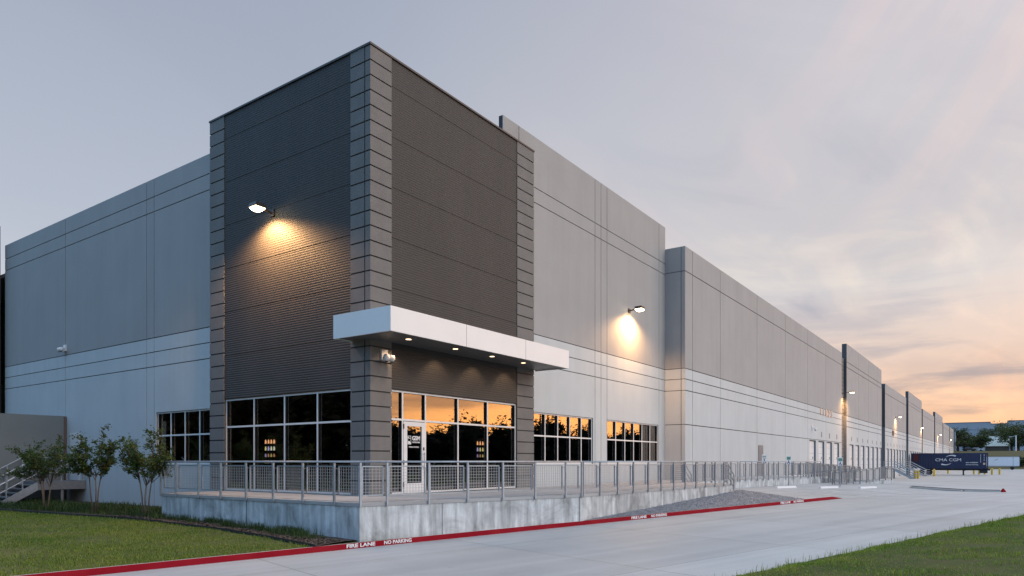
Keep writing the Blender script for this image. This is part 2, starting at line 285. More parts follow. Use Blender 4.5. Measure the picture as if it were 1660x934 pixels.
# ------------------------------------------------------------------ building helpers
class MB:
    def __init__(s): s.v = []; s.f = []; s.mi = []
    def add(s, vs_, fs_, mi=0):
        b = len(s.v); s.v += [tuple(p) for p in vs_]; s.f += [tuple(b + i for i in f) for f in fs_]; s.mi += [mi] * len(fs_)
    def box(s, x0, x1, y0, y1, z0, z1, mi=0, T=None):
        x0, x1 = min(x0, x1), max(x0, x1); y0, y1 = min(y0, y1), max(y0, y1); z0, z1 = min(z0, z1), max(z0, z1)
        vs_ = [(x0, y0, z0), (x1, y0, z0), (x1, y1, z0), (x0, y1, z0), (x0, y0, z1), (x1, y0, z1), (x1, y1, z1), (x0, y1, z1)]
        if T: vs_ = [T(*p) for p in vs_]
        s.add(vs_, [(0, 3, 2, 1), (4, 5, 6, 7), (0, 1, 5, 4), (1, 2, 6, 5), (2, 3, 7, 6), (3, 0, 4, 7)], mi)
    def bar(s, a, b, w, h=None, mi=0, up=(0, 0, 1)):
        """square bar from a to b"""
        h = h or w; a = Vector(a); b = Vector(b); d = (b - a).normalized(); u = Vector(up)
        if abs(d.dot(u)) > .98: u = Vector((1, 0, 0))
        x = d.cross(u).normalized(); y = x.cross(d).normalized()
        vs_ = []
        for p in (a, b):
            for sx, sy in ((-1, -1), (1, -1), (1, 1), (-1, 1)): vs_.append(p + x * sx * w / 2 + y * sy * h / 2)
        s.add(vs_, [(0, 1, 2, 3), (7, 6, 5, 4), (0, 4, 5, 1), (1, 5, 6, 2), (2, 6, 7, 3), (3, 7, 4, 0)], mi)
    def tube(s, pts, rads, n=8, mi=0, cap=True):
        pts = [Vector(p) for p in pts]
        if isinstance(rads, (int, float)): rads = [rads] * len(pts)
        rings = []; b = len(s.v); vs_ = []
        for i, p in enumerate(pts):
            d = (pts[min(i + 1, len(pts) - 1)] - pts[max(i - 1, 0)]).normalized()
            u = Vector((0, 0, 1)) if abs(d.z) < .9 else Vector((1, 0, 0))
            x = d.cross(u).normalized(); y = x.cross(d).normalized()
            for k in range(n):
                a = 2 * math.pi * k / n; vs_.append(p + (x * math.cos(a) + y * math.sin(a)) * rads[i])
        fs_ = []
        for i in range(len(pts) - 1):
            for k in range(n):
                fs_.append((i * n + k, i * n + (k + 1) % n, (i + 1) * n + (k + 1) % n, (i + 1) * n + k))
        if cap: fs_ += [tuple(range(n))[::-1], tuple((len(pts) - 1) * n + k for k in range(n))]
        s.add(vs_, fs_, mi)
    def prism(s, poly, z0, z1, mi=0):
        n = len(poly); s.add([(x, y, z0) for x, y in poly] + [(x, y, z1) for x, y in poly],
            [tuple(range(n))[::-1], tuple(range(n, 2 * n))] + [(i, (i + 1) % n, n + (i + 1) % n, n + i) for i in range(n)], mi)
    def build(s, name, mats, parent=None, smooth=False):
        me = bpy.data.meshes.new(name)
        me.from_pydata([tuple(p) for p in s.v], [], s.f)
        if not isinstance(mats, (list, tuple)): mats = [mats]
        for m in mats: me.materials.append(MT[m] if isinstance(m, str) else m)
        if len(mats) > 1: me.polygons.foreach_set('material_index', s.mi)
        if smooth: me.polygons.foreach_set('use_smooth', [True] * len(me.polygons))
        me.update()
        return link(name, me, parent)
def wloc(o):
    p = Vector((0, 0, 0))
    while o: p += o.location; o = o.parent
    return p
def link(name, me, parent=None):
    if parent:
        off = wloc(parent)
        if off.length > 0: me.transform(Matrix.Translation(-off))
    o = bpy.data.objects.new(name, me); COL.objects.link(o)
    if parent: o.parent = parent
    return o
def tag(o, label=None, cat=None, group=None, kind=None):
    if label: o['label'] = label
    if cat: o['category'] = cat
    if group: o['group'] = group
    if kind: o['kind'] = kind
    return o
def root(name, label, cat, loc=(0, 0, 0), group=None):
    o = bpy.data.objects.new(name, None); COL.objects.link(o); o.location = loc; o.empty_display_size = .2
    return tag(o, label, cat, group)
def copy_tree(o, loc=None, rz=None, label=None, parent=None):
    c_ = o.copy(); COL.objects.link(c_)
    if parent: c_.parent = parent
    if loc is not None: c_.location = loc
    if rz is not None: c_.rotation_euler = (0, 0, rz)
    if label: c_['label'] = label
    for ch in list(o.children): copy_tree(ch, parent=c_)
    return c_
def np_mesh(name, V, F, mats, parent=None):
    """V (n,3) float array, F (m,k) int array, all faces of k corners"""
    me = bpy.data.meshes.new(name); k = F.shape[1]
    me.vertices.add(len(V)); me.vertices.foreach_set('co', V.astype(np.float32).ravel())
    me.loops.add(F.size); me.loops.foreach_set('vertex_index', F.astype(np.int32).ravel())
    me.polygons.add(len(F)); me.polygons.foreach_set('loop_start', np.arange(0, F.size, k, dtype=np.int32)); me.polygons.foreach_set('loop_total', np.full(len(F), k, dtype=np.int32))
    me.materials.append(MT[mats]); me.update(calc_edges=True)
    return link(name, me, parent)
def text(name, body, size, mtx, m, parent, bold=.0, sx=1.0, align='CENTER', extrude=.004):
    cu = bpy.data.curves.new('lettering', 'FONT'); cu.body = body; cu.size = size; cu.align_x = align; cu.align_y = 'CENTER'
    cu.offset = bold; cu.extrude = extrude; cu.resolution_u = 3
    ob = bpy.data.objects.new('lettering_curve', cu); COL.objects.link(ob); bpy.context.view_layer.update()
    me = bpy.data.meshes.new_from_object(ob.evaluated_get(bpy.context.evaluated_depsgraph_get()))
    bpy.data.objects.remove(ob); bpy.data.curves.remove(cu)
    me.transform(mtx @ Matrix.Diagonal((sx, 1, 1, 1))); me.materials.clear(); me.materials.append(MT[m]); me.name = name
    return link(name, me, parent)
def frame_mtx(origin, ex, ey):
    ex = Vector(ex).normalized(); ey = Vector(ey).normalized(); ez = ex.cross(ey)
    m = Matrix.Identity(4)
    for i in range(3): m[i][0] = ex[i]; m[i][1] = ey[i]; m[i][2] = ez[i]; m[i][3] = origin[i]
    return m
def FX(Y0):   # facade along +X, facing -Y: (u, depth, z)
    return lambda u, d, z: (u, Y0 + d, z)
def FL(X0):   # facade along +Y, facing -X
    return lambda u, d, z: (X0 + d, u, z)

# ------------------------------------------------------------------ ground shape
K0 = (-2.59, -2.45); TA = math.atan2(-.256, .967); TX, TY = math.cos(TA), math.sin(TA)
def sn(x, y): return (x - K0[0]) * TX + (y - K0[1]) * TY, -(x - K0[0]) * TY + (y - K0[1]) * TX
def xy(s, n): return K0[0] + s * TX - n * TY, K0[1] + s * TY + n * TX
def sm(x, a, b):
    t = min(1, max(0, (x - a) / (b - a))); return t * t * (3 - 2 * t)
def zroad(s, n):
    z = -1.09 + .013 * min(s, 26)
    z += (-1.5 + .752) * sm(s, 34, 100)
    if n > 0: z += .045 * min(n, 8) * sm(s, 10, 24) * (1 - sm(s, 45, 80))
    return z
def zkerb(s): return -.965 + .013 * min(s, 26)
def zlawn(s, n): return zkerb(s) + .02 * min(max(n, 0), 10) - .05 * sm(-n, 0, 1)
def zverge(s, n):
    d = -8.6 - n
    return zroad(s, 0) + .02 + .12 * sm(d, 0, .8) + .035 * min(d, 12)
def sheet(name, ss, ns, zf, m, dz=0.0, keep=None):
    V = []; idx = {}
    for i, s in enumerate(ss):
        for j, n in enumerate(ns):
            idx[i, j] = len(V); V.append((s, n, zf(s, n) + dz))
    F = []
    for i in range(len(ss) - 1):
        for j in range(len(ns) - 1):
            if keep and not keep((ss[i] + ss[i + 1]) / 2, (ns[j] + ns[j + 1]) / 2): continue
            F.append((idx[i, j], idx[i + 1, j], idx[i + 1, j + 1], idx[i, j + 1]))
    me = bpy.data.meshes.new(name); me.from_pydata(V, [], F); me.materials.append(MT[m]); me.update()
    me.polygons.foreach_set('use_smooth', [True] * len(me.polygons))
    o = bpy.data.objects.new(name, me); COL.objects.link(o); o.location = (K0[0], K0[1], 0); o.rotation_euler = (0, 0, TA)
    o['kind'] = 'structure'; return o
lin = lambda a, b, k: [a + (b - a) * i / k for i in range(k + 1)]
# road: the fire lane beside the kerb and the truck court beyond it
ssr = lin(-60, 22, 41)[:-1] + lin(22, 110, 88) + lin(114, 275, 30)
sheet('road', ssr, [-8.6, -6, -3, 0], lambda s, n: zroad(s, min(n, 0)), 'slab')
sheet('truck_court', [s for s in ssr if s >= 21.9], lin(0, 10, 10) + lin(14, 110, 24), zroad, 'slab')
# wide terrain to the horizon, rising to a bank at the far end of the court
def zterr(x, y):
    z = -2.4 + .9 * sm(x, 225, 262)
    z += 6.4 * sm(x, 262, 296) + 9 * sm(x, 330, 700)
    return z
tx = [-2500, -800, -200, 0, 100, 225, 245, 262, 266, 270, 275, 280, 285, 290, 296, 310, 330, 400, 500, 700, 1200, 3500]
ty = [-2500, -900, -400, -200, -100, -50, 0, 50, 100, 200, 400, 900, 2500]
V = []; F = []
for x in tx:
    for y in ty: V.append((x, y, zterr(x, y)))
for i in range(len(tx) - 1):
    for j in range(len(ty) - 1): F.append((i * len(ty) + j, (i + 1) * len(ty) + j, (i + 1) * len(ty) + j + 1, i * len(ty) + j + 1))
me = bpy.data.meshes.new('ground'); me.from_pydata(V, [], F); me.materials.append(MT['bank']); me.update()
tag(link('ground', me), kind='structure')
# lawn and verge
sheet('lawn', lin(-60, 2, 62), [.0] + lin(.5, 20, 39) + [30, 60], lambda s, n: zlawn(s, n) + .012 * math.sin(s * 1.7) * math.sin(n * 1.3), 'lawn', dz=-.02)
sheet('grass_verge', lin(-40, 60, 100) + [80, 120, 200, 300], [-90, -50, -30] + lin(-20, -8.6, 38), lambda s, n: zverge(s, n) + .02 * math.sin(s * 2.1 + n) * math.sin(n * 1.6), 'verge')
BED = [(-3.75, -2.13), (-3.35, .4), (-3.15, 3), (-3.25, 7), (-3.6, 11), (-4.0, 17), (-4.6, 30)]
def bedx(y):
    for (x0, y0), (x1, y1) in zip(BED, BED[1:]):
        if y <= y1: return x0 + (x1 - x0) * (y - y0) / (y1 - y0)
    return BED[-1][0]
V = []; F = []; ys = lin(-2.1, 30, 90); K = 12
for y in ys:
    x0 = bedx(y); x1 = -2.2 if y < 7.2 else .3
    for k in range(K + 1):
        x = x0 + (x1 - x0) * k / K; s, n = sn(x, y)
        V.append((x, y, zlawn(s, n) + .015 + .03 * math.sin(k / K * math.pi) + rnd.uniform(-.012, .012)))
for i in range(len(ys) - 1):
    for k in range(K): F.append((i * (K + 1) + k, i * (K + 1) + k + 1, (i + 1) * (K + 1) + k + 1, (i + 1) * (K + 1) + k))
me = bpy.data.meshes.new('mulch_bed'); me.from_pydata(V, [], F); me.materials.append(MT['mulch']); me.update(); tag(link('mulch_bed', me), kind='structure')
mb = MB()
for y in ys[:-1]:
    p = [(bedx(q), q) for q in (y, y + ys[1] - ys[0])]
    a, b = [(x, q, zlawn(*sn(x, q)) + .015) for x, q in p]
    mb.bar(a, b, .025, .09)
tag(mb.build('bed_edging', 'edging'), 'low black edging strip between lawn and mulch bed', 'edging')
# gravel wedge between porch wall and kerb
PW = [(4.91, -4.44), (18.54, -4.88)]
def gn(s):  # back edge of gravel
    x0, y0 = sn(*PW[0]); x1, y1 = sn(*PW[1]); return y0 + (y1 - y0) * (s - x0) / (x1 - x0)
V = []; F = []; sg = lin(7.2, 22.6, 60); K = 14
for s in sg:
    nb = max(.02, min(gn(s), 3.4)) + .1
    for k in range(K + 1):
        n = .14 + (nb - .14) * k / K; x, y = xy(s, n)
        V.append((x, y, zkerb(s) - .015 + .10 * n + rnd.uniform(-.012, .02)))
for i in range(len(sg) - 1):
    for k in range(K):
        F.append((i * (K + 1) + k, (i + 1) * (K + 1) + k, (i + 1) * (K + 1) + k + 1, i * (K + 1) + k + 1))
me = bpy.data.meshes.new('gravel_bed'); me.from_pydata(V, [], F); me.materials.append(MT['gravel']); me.update(); tag(link('gravel_bed', me), kind='structure')
# loose stones on it
Vs = []; Fs = []
for i in range(5200):
    s = rnd.uniform(7.6, 22.5); nb = max(.05, min(gn(s), 3.4)); n = rnd.uniform(.15, nb); x, y = xy(s, n); z = zkerb(s) - .015 + .10 * n + .012
    r = rnd.uniform(.015, .04); b = len(Vs); a = rnd.uniform(0, 6.28)
    for k in range(4): Vs.append((x + r * math.cos(a + k * 1.571), y + r * math.sin(a + k * 1.571), z))
    Vs.append((x, y, z + r * .8)); Fs += [(b + k, b + (k + 1) % 4, b + 4) for k in range(4)]
tag(np_mesh('gravel_stones', np.array(Vs), np.array(Fs), 'gravel'), 'loose grey gravel stones between kerb and porch wall', 'gravel', kind='stuff')

# ------------------------------------------------------------------ kerb with red fire lane paint
kr = root('kerb', 'long concrete kerb painted red with FIRE LANE NO PARKING lettering', 'kerb', (*xy(0, 0), zkerb(0)))
def kerbline(name, m, n0, n1, zt, zb, s0, s1, taper=True):
    mb = MB(); ss_ = lin(s0, s1, int((s1 - s0) / 1.0)); V = []
    for s in ss_:
        h = (1 - sm(s, 24.9, 26)) * .125 if taper else .125
        for n, z in ((n0, zb), (n1, zb), (n1, zt), (n0, zt)):
            x, y = xy(s, n); zz = zkerb(s) + z if z < -.1 else zkerb(s) - .125 + h + z
            V.append((x, y, zz))
    Fk = []
    for i in range(len(ss_) - 1):
        for k in range(4): Fk.append((i * 4 + k, i * 4 + (k + 1) % 4, (i + 1) * 4 + (k + 1) % 4, (i + 1) * 4 + k))
    Fk += [(3, 2, 1, 0), tuple(len(V) - 4 + k for k in range(4))]
    mb.add(V, Fk); return mb.build(name, m, kr)
kerbline('kerb_stone', 'kerbc', 0.0, .15, 0, -.3, -60, 26)
kerbline('red_paint', 'red_paint', -.006, .06, .005, -.13, -60, 26)
ES = Vector((TX, TY, .013)).normalized()
def klet(s, body, w, i):
    x, y = xy(s, -.012); m = frame_mtx((x, y, zkerb(s) - .055), ES, (0, 0, 1))
    t_ = text('stencil_lettering', body, .125, m, 'white_paint', kr, bold=.004, sx=1.0, align='LEFT', extrude=.003)
    xs = [v.co for v in t_.data.vertices]; L_ = max((Vector(v) - Vector(xs[0])).length for v in xs)
    off = Vector((x, y, zkerb(s) - .055)) - wloc(kr); k = w / L_
    for v in t_.data.vertices:
        d = Vector(v.co) - off; u = d.dot(ES); v.co = Vector(v.co) + ES * u * (k - 1)
def kerb_s(px):      # distance along the kerb face of a spot seen at that width of the photo
    ddx = (px - 830) / 1125.7; ex, ey = math.sin(YAW) * ddx + math.cos(YAW), -math.cos(YAW) * ddx + math.sin(YAW)
    a, b = -14.561 - K0[0], -15.447 - K0[1]
    det = ex * (-TY) - ey * (-TX); t_ = (-a * -TY - -b * -TX) / det
    return (a + t_ * ex) * TX + (b + t_ * ey) * TY
for p0, p1, q0, q1 in ((561, 605, 622, 666), (1023, 1046, 1055, 1080), (1265, 1280, 1286, 1302)):
    klet(kerb_s(p0), 'FIRE LANE', kerb_s(p1) - kerb_s(p0), 0); klet(kerb_s(q0), 'NO PARKING', kerb_s(q1) - kerb_s(q0), 1)

# ------------------------------------------------------------------ warehouse
wh = root('warehouse', 'long grey tilt-wall warehouse with dark ribbed corner entrance tower', 'warehouse')
def wall_grid(mb, T, u0, u1, z0, z1, vj, hj, holes=(), gap=.035, groove=.03, depth=.26, mi=0, mj=1):
    us = sorted(set([u0, u1] + [u for u in vj if u0 < u < u1] + [h for H in holes for h in H[:2] if u0 < h < u1]))
    zs = sorted(set([z0, z1] + [z for z in hj if z0 < z < z1] + [h for H in holes for h in H[2:] if z0 < h < z1]))
    for a, b in zip(us, us[1:]):
        for c0, c1 in zip(zs, zs[1:]):
            um, zm = (a + b) / 2, (c0 + c1) / 2
            if any(H[0] < um < H[1] and H[2] < zm < H[3] for H in holes): continue
            g = gap / 2
            mb.box(a + (g if a in vj else 0), b - (g if b in vj else 0), 0, groove, c0 + (g if c0 in hj else 0), c1 - (g if c1 in hj else 0), mi, T)
            mb.box(a, b, groove, depth, c0, c1, mj, T)
HB = [5.06, 5.70, 6.30]
def window(T, us, zs, parent=wh, skip_bottom=False, w=.06, glassd=.07, pane_skip=()):
    """frame bars on the grid us x zs plus one pane mesh; its own part with sub-parts"""
    r = bpy.data.objects.new('window', None); COL.objects.link(r); r.parent = parent
    u0, u1, z0, z1 = us[0], us[-1], zs[0], zs[-1]; x, y, z = T((u0 + u1) / 2, 0, z0); r.location = Vector((x, y, z)) - wloc(parent)
    mb = MB()
    for i, z_ in enumerate(zs):
        a, b = (z_, z_ + w) if i == 0 else (z_ - w, z_) if i == len(zs) - 1 else (z_ - w / 2, z_ + w / 2)
        mb.box(u0 + w, u1 - w, .0, .015, a, b, 0, T)
    for i, u in enumerate(us):
        a, b = (u, u + w) if i == 0 else (u - w, u) if i == len(us) - 1 else (u - w / 2, u + w / 2)
        mb.box(a, b, -.004, .014, z0, z1, 0, T)
    mb.build('frame', 'white_metal', r)
    mb = MB()                                   # dark glazing pocket behind the white face cap
    for i, z_ in enumerate(zs):
        a, b = (z_, z_ + w) if i == 0 else (z_ - w, z_) if i == len(zs) - 1 else (z_ - w / 2, z_ + w / 2)
        mb.box(u0 + .01, u1 - .01, .0165, .11, a + .004, b - .004, 0, T)
    for i, u in enumerate(us):
        a, b = (u, u + w) if i == 0 else (u - w, u) if i == len(us) - 1 else (u - w / 2, u + w / 2)
        mb.box(a + .005, b - .005, .0155, .112, z0 + .003, z1 - .003, 0, T)
    mb.build('glazing_pocket', 'black', r)
    mb = MB()
    for a, b in zip(us, us[1:]):
        for c0, c1 in zip(zs, zs[1:]):
            if any(p[0] < (a + b) / 2 < p[1] and p[2] < (c0 + c1) / 2 < p[3] for p in pane_skip): continue
            t1, t2 = rnd.uniform(-.0035, .0035), rnd.uniform(-.0035, .0035)      # no two panes hang quite true
            mb.box(a + .01, b - .01, glassd, glassd + .008, c0 + .01, c1 - .01, 0, (lambda A_, B_, C_: lambda u, d, z: T(u, d + (u - A_) * B_ + (z - c0) * C_, z))(a, t1, t2))
    mb.build('glass', 'glass', r); return r
# --- corner tower
TW, TD, TZ = 8.88, 8.45, 13.61
def ribbed(mb, T, u0, u1, z0, z1, pitch=.078, d=.0045, holes=()):
    n = int((z1 - z0) / pitch)
    segs = [(u0, u1, z0, z1)]
    if holes:
        H = holes[0]; segs = [(u0, u1, H[3], z1)]
    for a, b, c0, c1 in segs:
        k = int(round((c1 - c0) / pitch)); V = []; F = []; b0 = 0
        for i in range(k):
            z = c0 + (c1 - c0) * i / k; p = (c1 - c0) / k
            seam = (i % 20 == 0)
            for zz, dd in ((z, d + (.014 if seam else 0)), (z + p * .25, d), (z + p * .42, 0), (z + p * .78, 0), (z + p * .97, d)):
                V.append(T(a, dd, zz)); V.append(T(b, dd, zz))
        V.append(T(a, d, c1)); V.append(T(b, d, c1))
        for i in range(len(V) // 2 - 1): F.append((2 * i, 2 * i + 1, 2 * i + 3, 2 * i + 2))
        mb.add(V, F)
ROW = [.02 + .451 * i for i in range(1, 31)]
tw_ = bpy.data.objects.new('entrance_tower', None); COL.objects.link(tw_); tw_.parent = wh
for T, u0, u1, name in ((FX(0), .87, 7.7, 'r'), (FL(0), .85, 7.55, 'l')):
    mb = MB(); ribbed(mb, T, u0, u1, 3.3, TZ - .06); 
    T2 = (lambda f: lambda u, d, z: f(u, d + .03, z))(T)
    mb.box(u0, u1, .03, .3, 3.30, TZ - .06, 0, T)
    mb.build('ribbed_panel', 'ribbed', tw_)
mb = MB(); zz_ = [0.0] + ROW + [TZ - .06]; zz_ = [z for z in zz_ if z <= TZ - .06]
for c0, c1 in zip(zz_, zz_[1:]): mb.box(-.02, .87, -.02, .20, c0 + .022, c1 - .022, 0)
mb.box(.016, .868, .016, .33, 0, TZ - .061, 1); mb.build('rusticated_column', ['column', 'joint'], tw_)
for T, u0, u1, vj, far in ((FX(-.02), 7.7, TW, (), 1), (FL(-.02), .245, .85, (), 0), (FL(-.02), 7.55, TD, (), 1)):
    mb = MB(); wall_grid(mb, T, u0, u1, -.0, TZ - .06, list(vj), ROW, gap=.045, groove=.035, depth=.33)
    mb.build('rusticated_column', ['column', 'joint'], tw_)
mb = MB()
for b in ((-.05, TW + .02, -.05, .30), (-.05, .30, .30, TD + .02), (.30, TW + .02, TD - .3, TD + .02), (TW - .3, TW + .02, .3, TD - .3)): mb.box(b[0], b[1], b[2], b[3], TZ - .06, TZ)
mb.build('parapet_cap', 'bronze', tw_)
mb = MB(); mb.box(TW - .28, TW, .31, TD, 6, TZ - .06); mb.box(.3, TW - .28, TD - .28, TD, 6, TZ - .06); mb.box(.3, TW - .3, .3, TD - .3, 12.6, 12.8)
mb.build('tower_back_wall', 'column', tw_)
# lobby behind the glass
mb = MB(); mb.box(.36, 16, .36, 16, -.06, -.01); mb.box(.36, 16, .36, 16, 3.4, 3.5); mb.box(9.6, 9.7, .5, 16, 0, 3.4); mb.box(.5, 9.6, 9.4, 9.5, 0, 3.4)
mb.box(.36, .5, 9.5, 16, 0, .9); mb.box(22.5, 22.6, .6, 6, 0, 3.5); mb.box(9.7, 22.6, 6, 6.1, -.06, 3.5); mb.box(16, 22.6, .6, 6, -.06, -.01); mb.box(16, 22.6, .6, 6, 3.4, 3.5)
mb.build('lobby_interior', 'dark_room', wh)
window(FL(.06), [.85, 2.49, 4.17, 5.86, 7.55], [.03, 2.3, 3.3])
window(FX(.06), [.87, 1.43, 2.5, 4.18, 5.88, 7.7], [.03, 2.38, 3.3], pane_skip=[(1.43, 2.5, 0, 2.38)])
# entrance door
dr = bpy.data.objects.new('entrance_door', None); COL.objects.link(dr); dr.parent = wh; dr.location = (1.97, .05, .05)
T = FX(.045); mb = MB()
for a, b, c0, c1 in ((1.47, 1.63, .05, 2.33), (2.31, 2.46, .05, 2.33), (1.63, 2.31, .05, .36), (1.63, 2.31, 2.19, 2.33)): mb.box(a, b, 0, .06, c0, c1, 0, T)
mb.build('door_leaf', 'white_metal', dr)
mb = MB(); mb.box(1.62, 2.32, .03, .038, .35, 2.2, 0, T); mb.build('door_glass', 'glass', dr)
mb = MB(); mb.tube([T(2.385, -.06, .8), T(2.385, -.06, 1.35)], .014); mb.tube([T(2.385, -.06, .85), T(2.385, .01, .85)], .01); mb.tube([T(2.385, -.06, 1.3), T(2.385, .01, 1.3)], .01)
mb.build('door_handle', 'steel', dr)
for z in (.25, .95, 2.1): mb = MB(); mb.box(1.455, 1.485, -.015, .02, z, z + .15, 0, T); mb.build('hinge', 'black', dr)
mb = MB(); mb.box(2.37, 2.43, -.012, .01, 1.42, 1.52, 0, T); mb.build('lock_plate', 'black', dr)
def F_(x, z): return frame_mtx((x, .066, z), (1, 0, 0), (0, 0, 1))
text('logo_lettering', 'GSM', .19, F_(2.06, 1.80), 'white_paint', dr, bold=.006)
text('logo_lettering', 'OUTDOORS', .066, F_(2.06, 1.675), 'white_paint', dr, bold=.002, sx=.95)
text('logo_lettering', 'THINK OUTSIDE', .06, F_(1.955, 1.52), 'white_paint', dr, bold=.001, sx=1.06)
mb = MB()
for a, b, c0, c1 in ((1.665, 1.825, 1.865, 1.88), (1.665, 1.68, 1.62, 1.865), (1.81, 1.825, 1.62, 1.865), (1.665, 1.825, 1.605, 1.62)): mb.box(a, b, .018, .025, c0, c1, 0, T)
def fl(poly): mb.add([(x, .064, z) for x, z in poly] + [(x, .068, z) for x, z in poly], [tuple(range(len(poly))), tuple(range(len(poly), 2 * len(poly)))[::-1]])
fl([(1.69, 1.83), (1.715, 1.85), (1.74, 1.81), (1.80, 1.80), (1.80, 1.785), (1.70, 1.80)]); fl([(1.685, 1.63), (1.70, 1.70), (1.73, 1.725), (1.77, 1.69), (1.80, 1.66), (1.805, 1.63)])
mb.build('logo_emblem', 'white_paint', dr)
# canopy
cy = bpy.data.objects.new('canopy', None); COL.objects.link(cy); cy.parent = wh; cy.location = (4, -.8, 4.7)
x0, x1, y0, y1, zb, zt = -.73, 9.0, -1.58, .80, 4.70, 5.40
mb = MB(); mb.box(x0, x1, y0, y0 + .05, zb, zt); mb.box(x0, x0 + .05, y0 + .05, y1, zb, zt); mb.box(x1 - .05, x1, y0 + .05, -.03, zb, zt); mb.box(x0 + .05, -.03, y1 - .05, y1, zb, zt)
mb.build('fascia', 'fascia', cy)
for x in (2.62, 5.98): mb = MB(); mb.box(x - .006, x + .006, y0 - .003, y0, zb, zt); mb.build('fascia_seam', 'steel_dark', cy)
mb = MB(); mb.box(x0 + .05, x1 - .05, y0 + .05, -.03, zb + .04, zb + .08); mb.box(x0 + .05, -.03, -.03, y1 - .05, zb + .04, zb + .08); mb.build('soffit', 'soffit', cy)
mb = MB(); mb.box(x0 + .05, x1 - .05, y0 + .05, -.03, zt - .1, zt - .04); mb.box(x0 + .05, -.03, -.03, y1 - .05, zt - .1, zt - .04); mb.build('canopy_roof', 'roof', cy)
for x in (.75, 2.95, 4.95, 6.9):
    mb = MB(); mb.tube([(x, -.85, zb + .039), (x, -.85, zb + .032)], .085, 16); mb.build('downlight', 'down', cy)
    ld = bpy.data.lights.new('downlight_lamp', 'SPOT'); ld.energy = 42; ld.color = (1, .66, .40); ld.spot_size = RAD(105); ld.spot_blend = .6; ld.shadow_soft_size = .06
    lo = bpy.data.objects.new('downlight_lamp', ld); COL.objects.link(lo); lo.location = (x, -.62, zb + .0); lo.rotation_euler = (RAD(18), 0, 0)
# --- tall bay right of the tower
def bay(name, Y, u0, u1, top, vj, hj, holes=(), depth=.26):
    mb = MB(); wall_grid(mb, FX(Y), u0, u1, -2.5, top, vj, hj, holes, depth=depth)
    return mb.build(name, ['wall', 'joint'], wh)
W1 = [(TW, 14.35, .95, 3.1), (15.78, 21.98, .95, 3.1)]
bay('wall_bay', .25, TW, 22.93, 14.42, [14.54, 15.14, 15.76, 22.05], HB + [11.72, 12.34], W1)
mb = MB(); wall_grid(mb, FX(.25), 7.12, TW, 13.62, 14.42, [8.2], [], depth=.20); mb.build('parapet_wall', ['wall', 'joint'], wh)
window(FX(.31), [9.2, 10.23, 11.26, 12.29, 13.32, 14.35], [.95, 2.13, 3.1])
window(FX(.31), [15.78 + 1.0333 * i for i in range(7)], [.95, 2.13, 3.1])
mb = MB(); mb.box(TW, 9.2, .26, .36, -.5, 13.5); mb.build('column_return', 'column', wh)
# --- dock bays, stepped in height, with recessed joints between them
BY = -.93
bays = [(22.97, 69.8, 13.17, [24.1, 28.91, 37.0, 45.1, 53.2, 61.3], 11.78), (72.85, 101.3, 14.6, [80.9, 89, 97.1], 11.9), (105.2, 134.1, 12.95, [113.3, 121.4, 129.5], 11.5),
        (137.9, 165.2, 14.5, [146, 154], 11.9), (167.6, 200.5, 12.95, [176, 184, 192], 11.5), (203.9, 233, 14.4, [212, 220], 11.9), (235.6, 267, 12.9, [244, 252], 11.5), (270, 292, 12.9, [280], 11.5)]
docks = [(53.9 + 3.9 * i) for i in range(4)] + [(74.7 + 4.05 * i) for i in range(7)] + [(106.7 + 4.0 * i) for i in range(7)] + [(141 + 4.1 * i) for i in range(6)] + [(170 + 4.1 * i) for i in range(7)] + [206 + 4.1 * i for i in range(6)]
DW, DH = 2.75, 3.06
def hold(u): return (u, u + DW, 0.02, DH)
for u0, u1, top, vj, hz in bays:
    hs = [hold(d) for d in docks if u0 < d < u1]
    hj = HB + [hz]
    if u0 < 30: hj = HB + [hz, 3.14]
    if top > 14: hj = hj + [hz + .62]
    mb = MB(); wall_grid(mb, FX(BY), u0, u1, -2.6, top, vj, hj, hs, depth=.42, gap=.05 if u0 < 60 else .07)
    mb.build('wall_bay', ['wall', 'joint'], wh)
mb = MB(); wall_grid(mb, FL(22.93), BY, .25, -2.6, 13.17, [-.70], HB + [11.78, 3.14], depth=.04); mb.box(22.975, 23.2, BY + .42, .6, -2.6, 13.165, 1); mb.build('bay_return', ['wall', 'joint'], wh)
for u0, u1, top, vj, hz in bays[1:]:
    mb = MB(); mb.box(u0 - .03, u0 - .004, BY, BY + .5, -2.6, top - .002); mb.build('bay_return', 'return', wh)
mb = MB()
for (a, b) in ((69.8, 72.85),):
    wall_grid(mb, FX(BY + .3), a, b, -2.6, 12.9, [], [-2 + .45 * i for i in range(33)], gap=.06, groove=.04, depth=.2)
mb.build('rusticated_strip', ['column', 'joint'], wh)
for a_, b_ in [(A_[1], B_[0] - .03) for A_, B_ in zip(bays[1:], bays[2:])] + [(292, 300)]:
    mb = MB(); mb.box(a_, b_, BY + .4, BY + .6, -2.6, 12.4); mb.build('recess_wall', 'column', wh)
mb = MB(); mb.box(300, 318, BY - .2, 20, -2.6, 12.2); mb.build('end_block', 'far_wall', wh)
mb = MB(); mb.box(9.2, 318, 1.2, 60, 11.2, 11.4); mb.box(.6, 9.2, 9, 60, 11.2, 11.4); mb.box(9.7, 317, 60, 60.4, -2.6, 12.6); mb.build('roof', 'roof', wh)
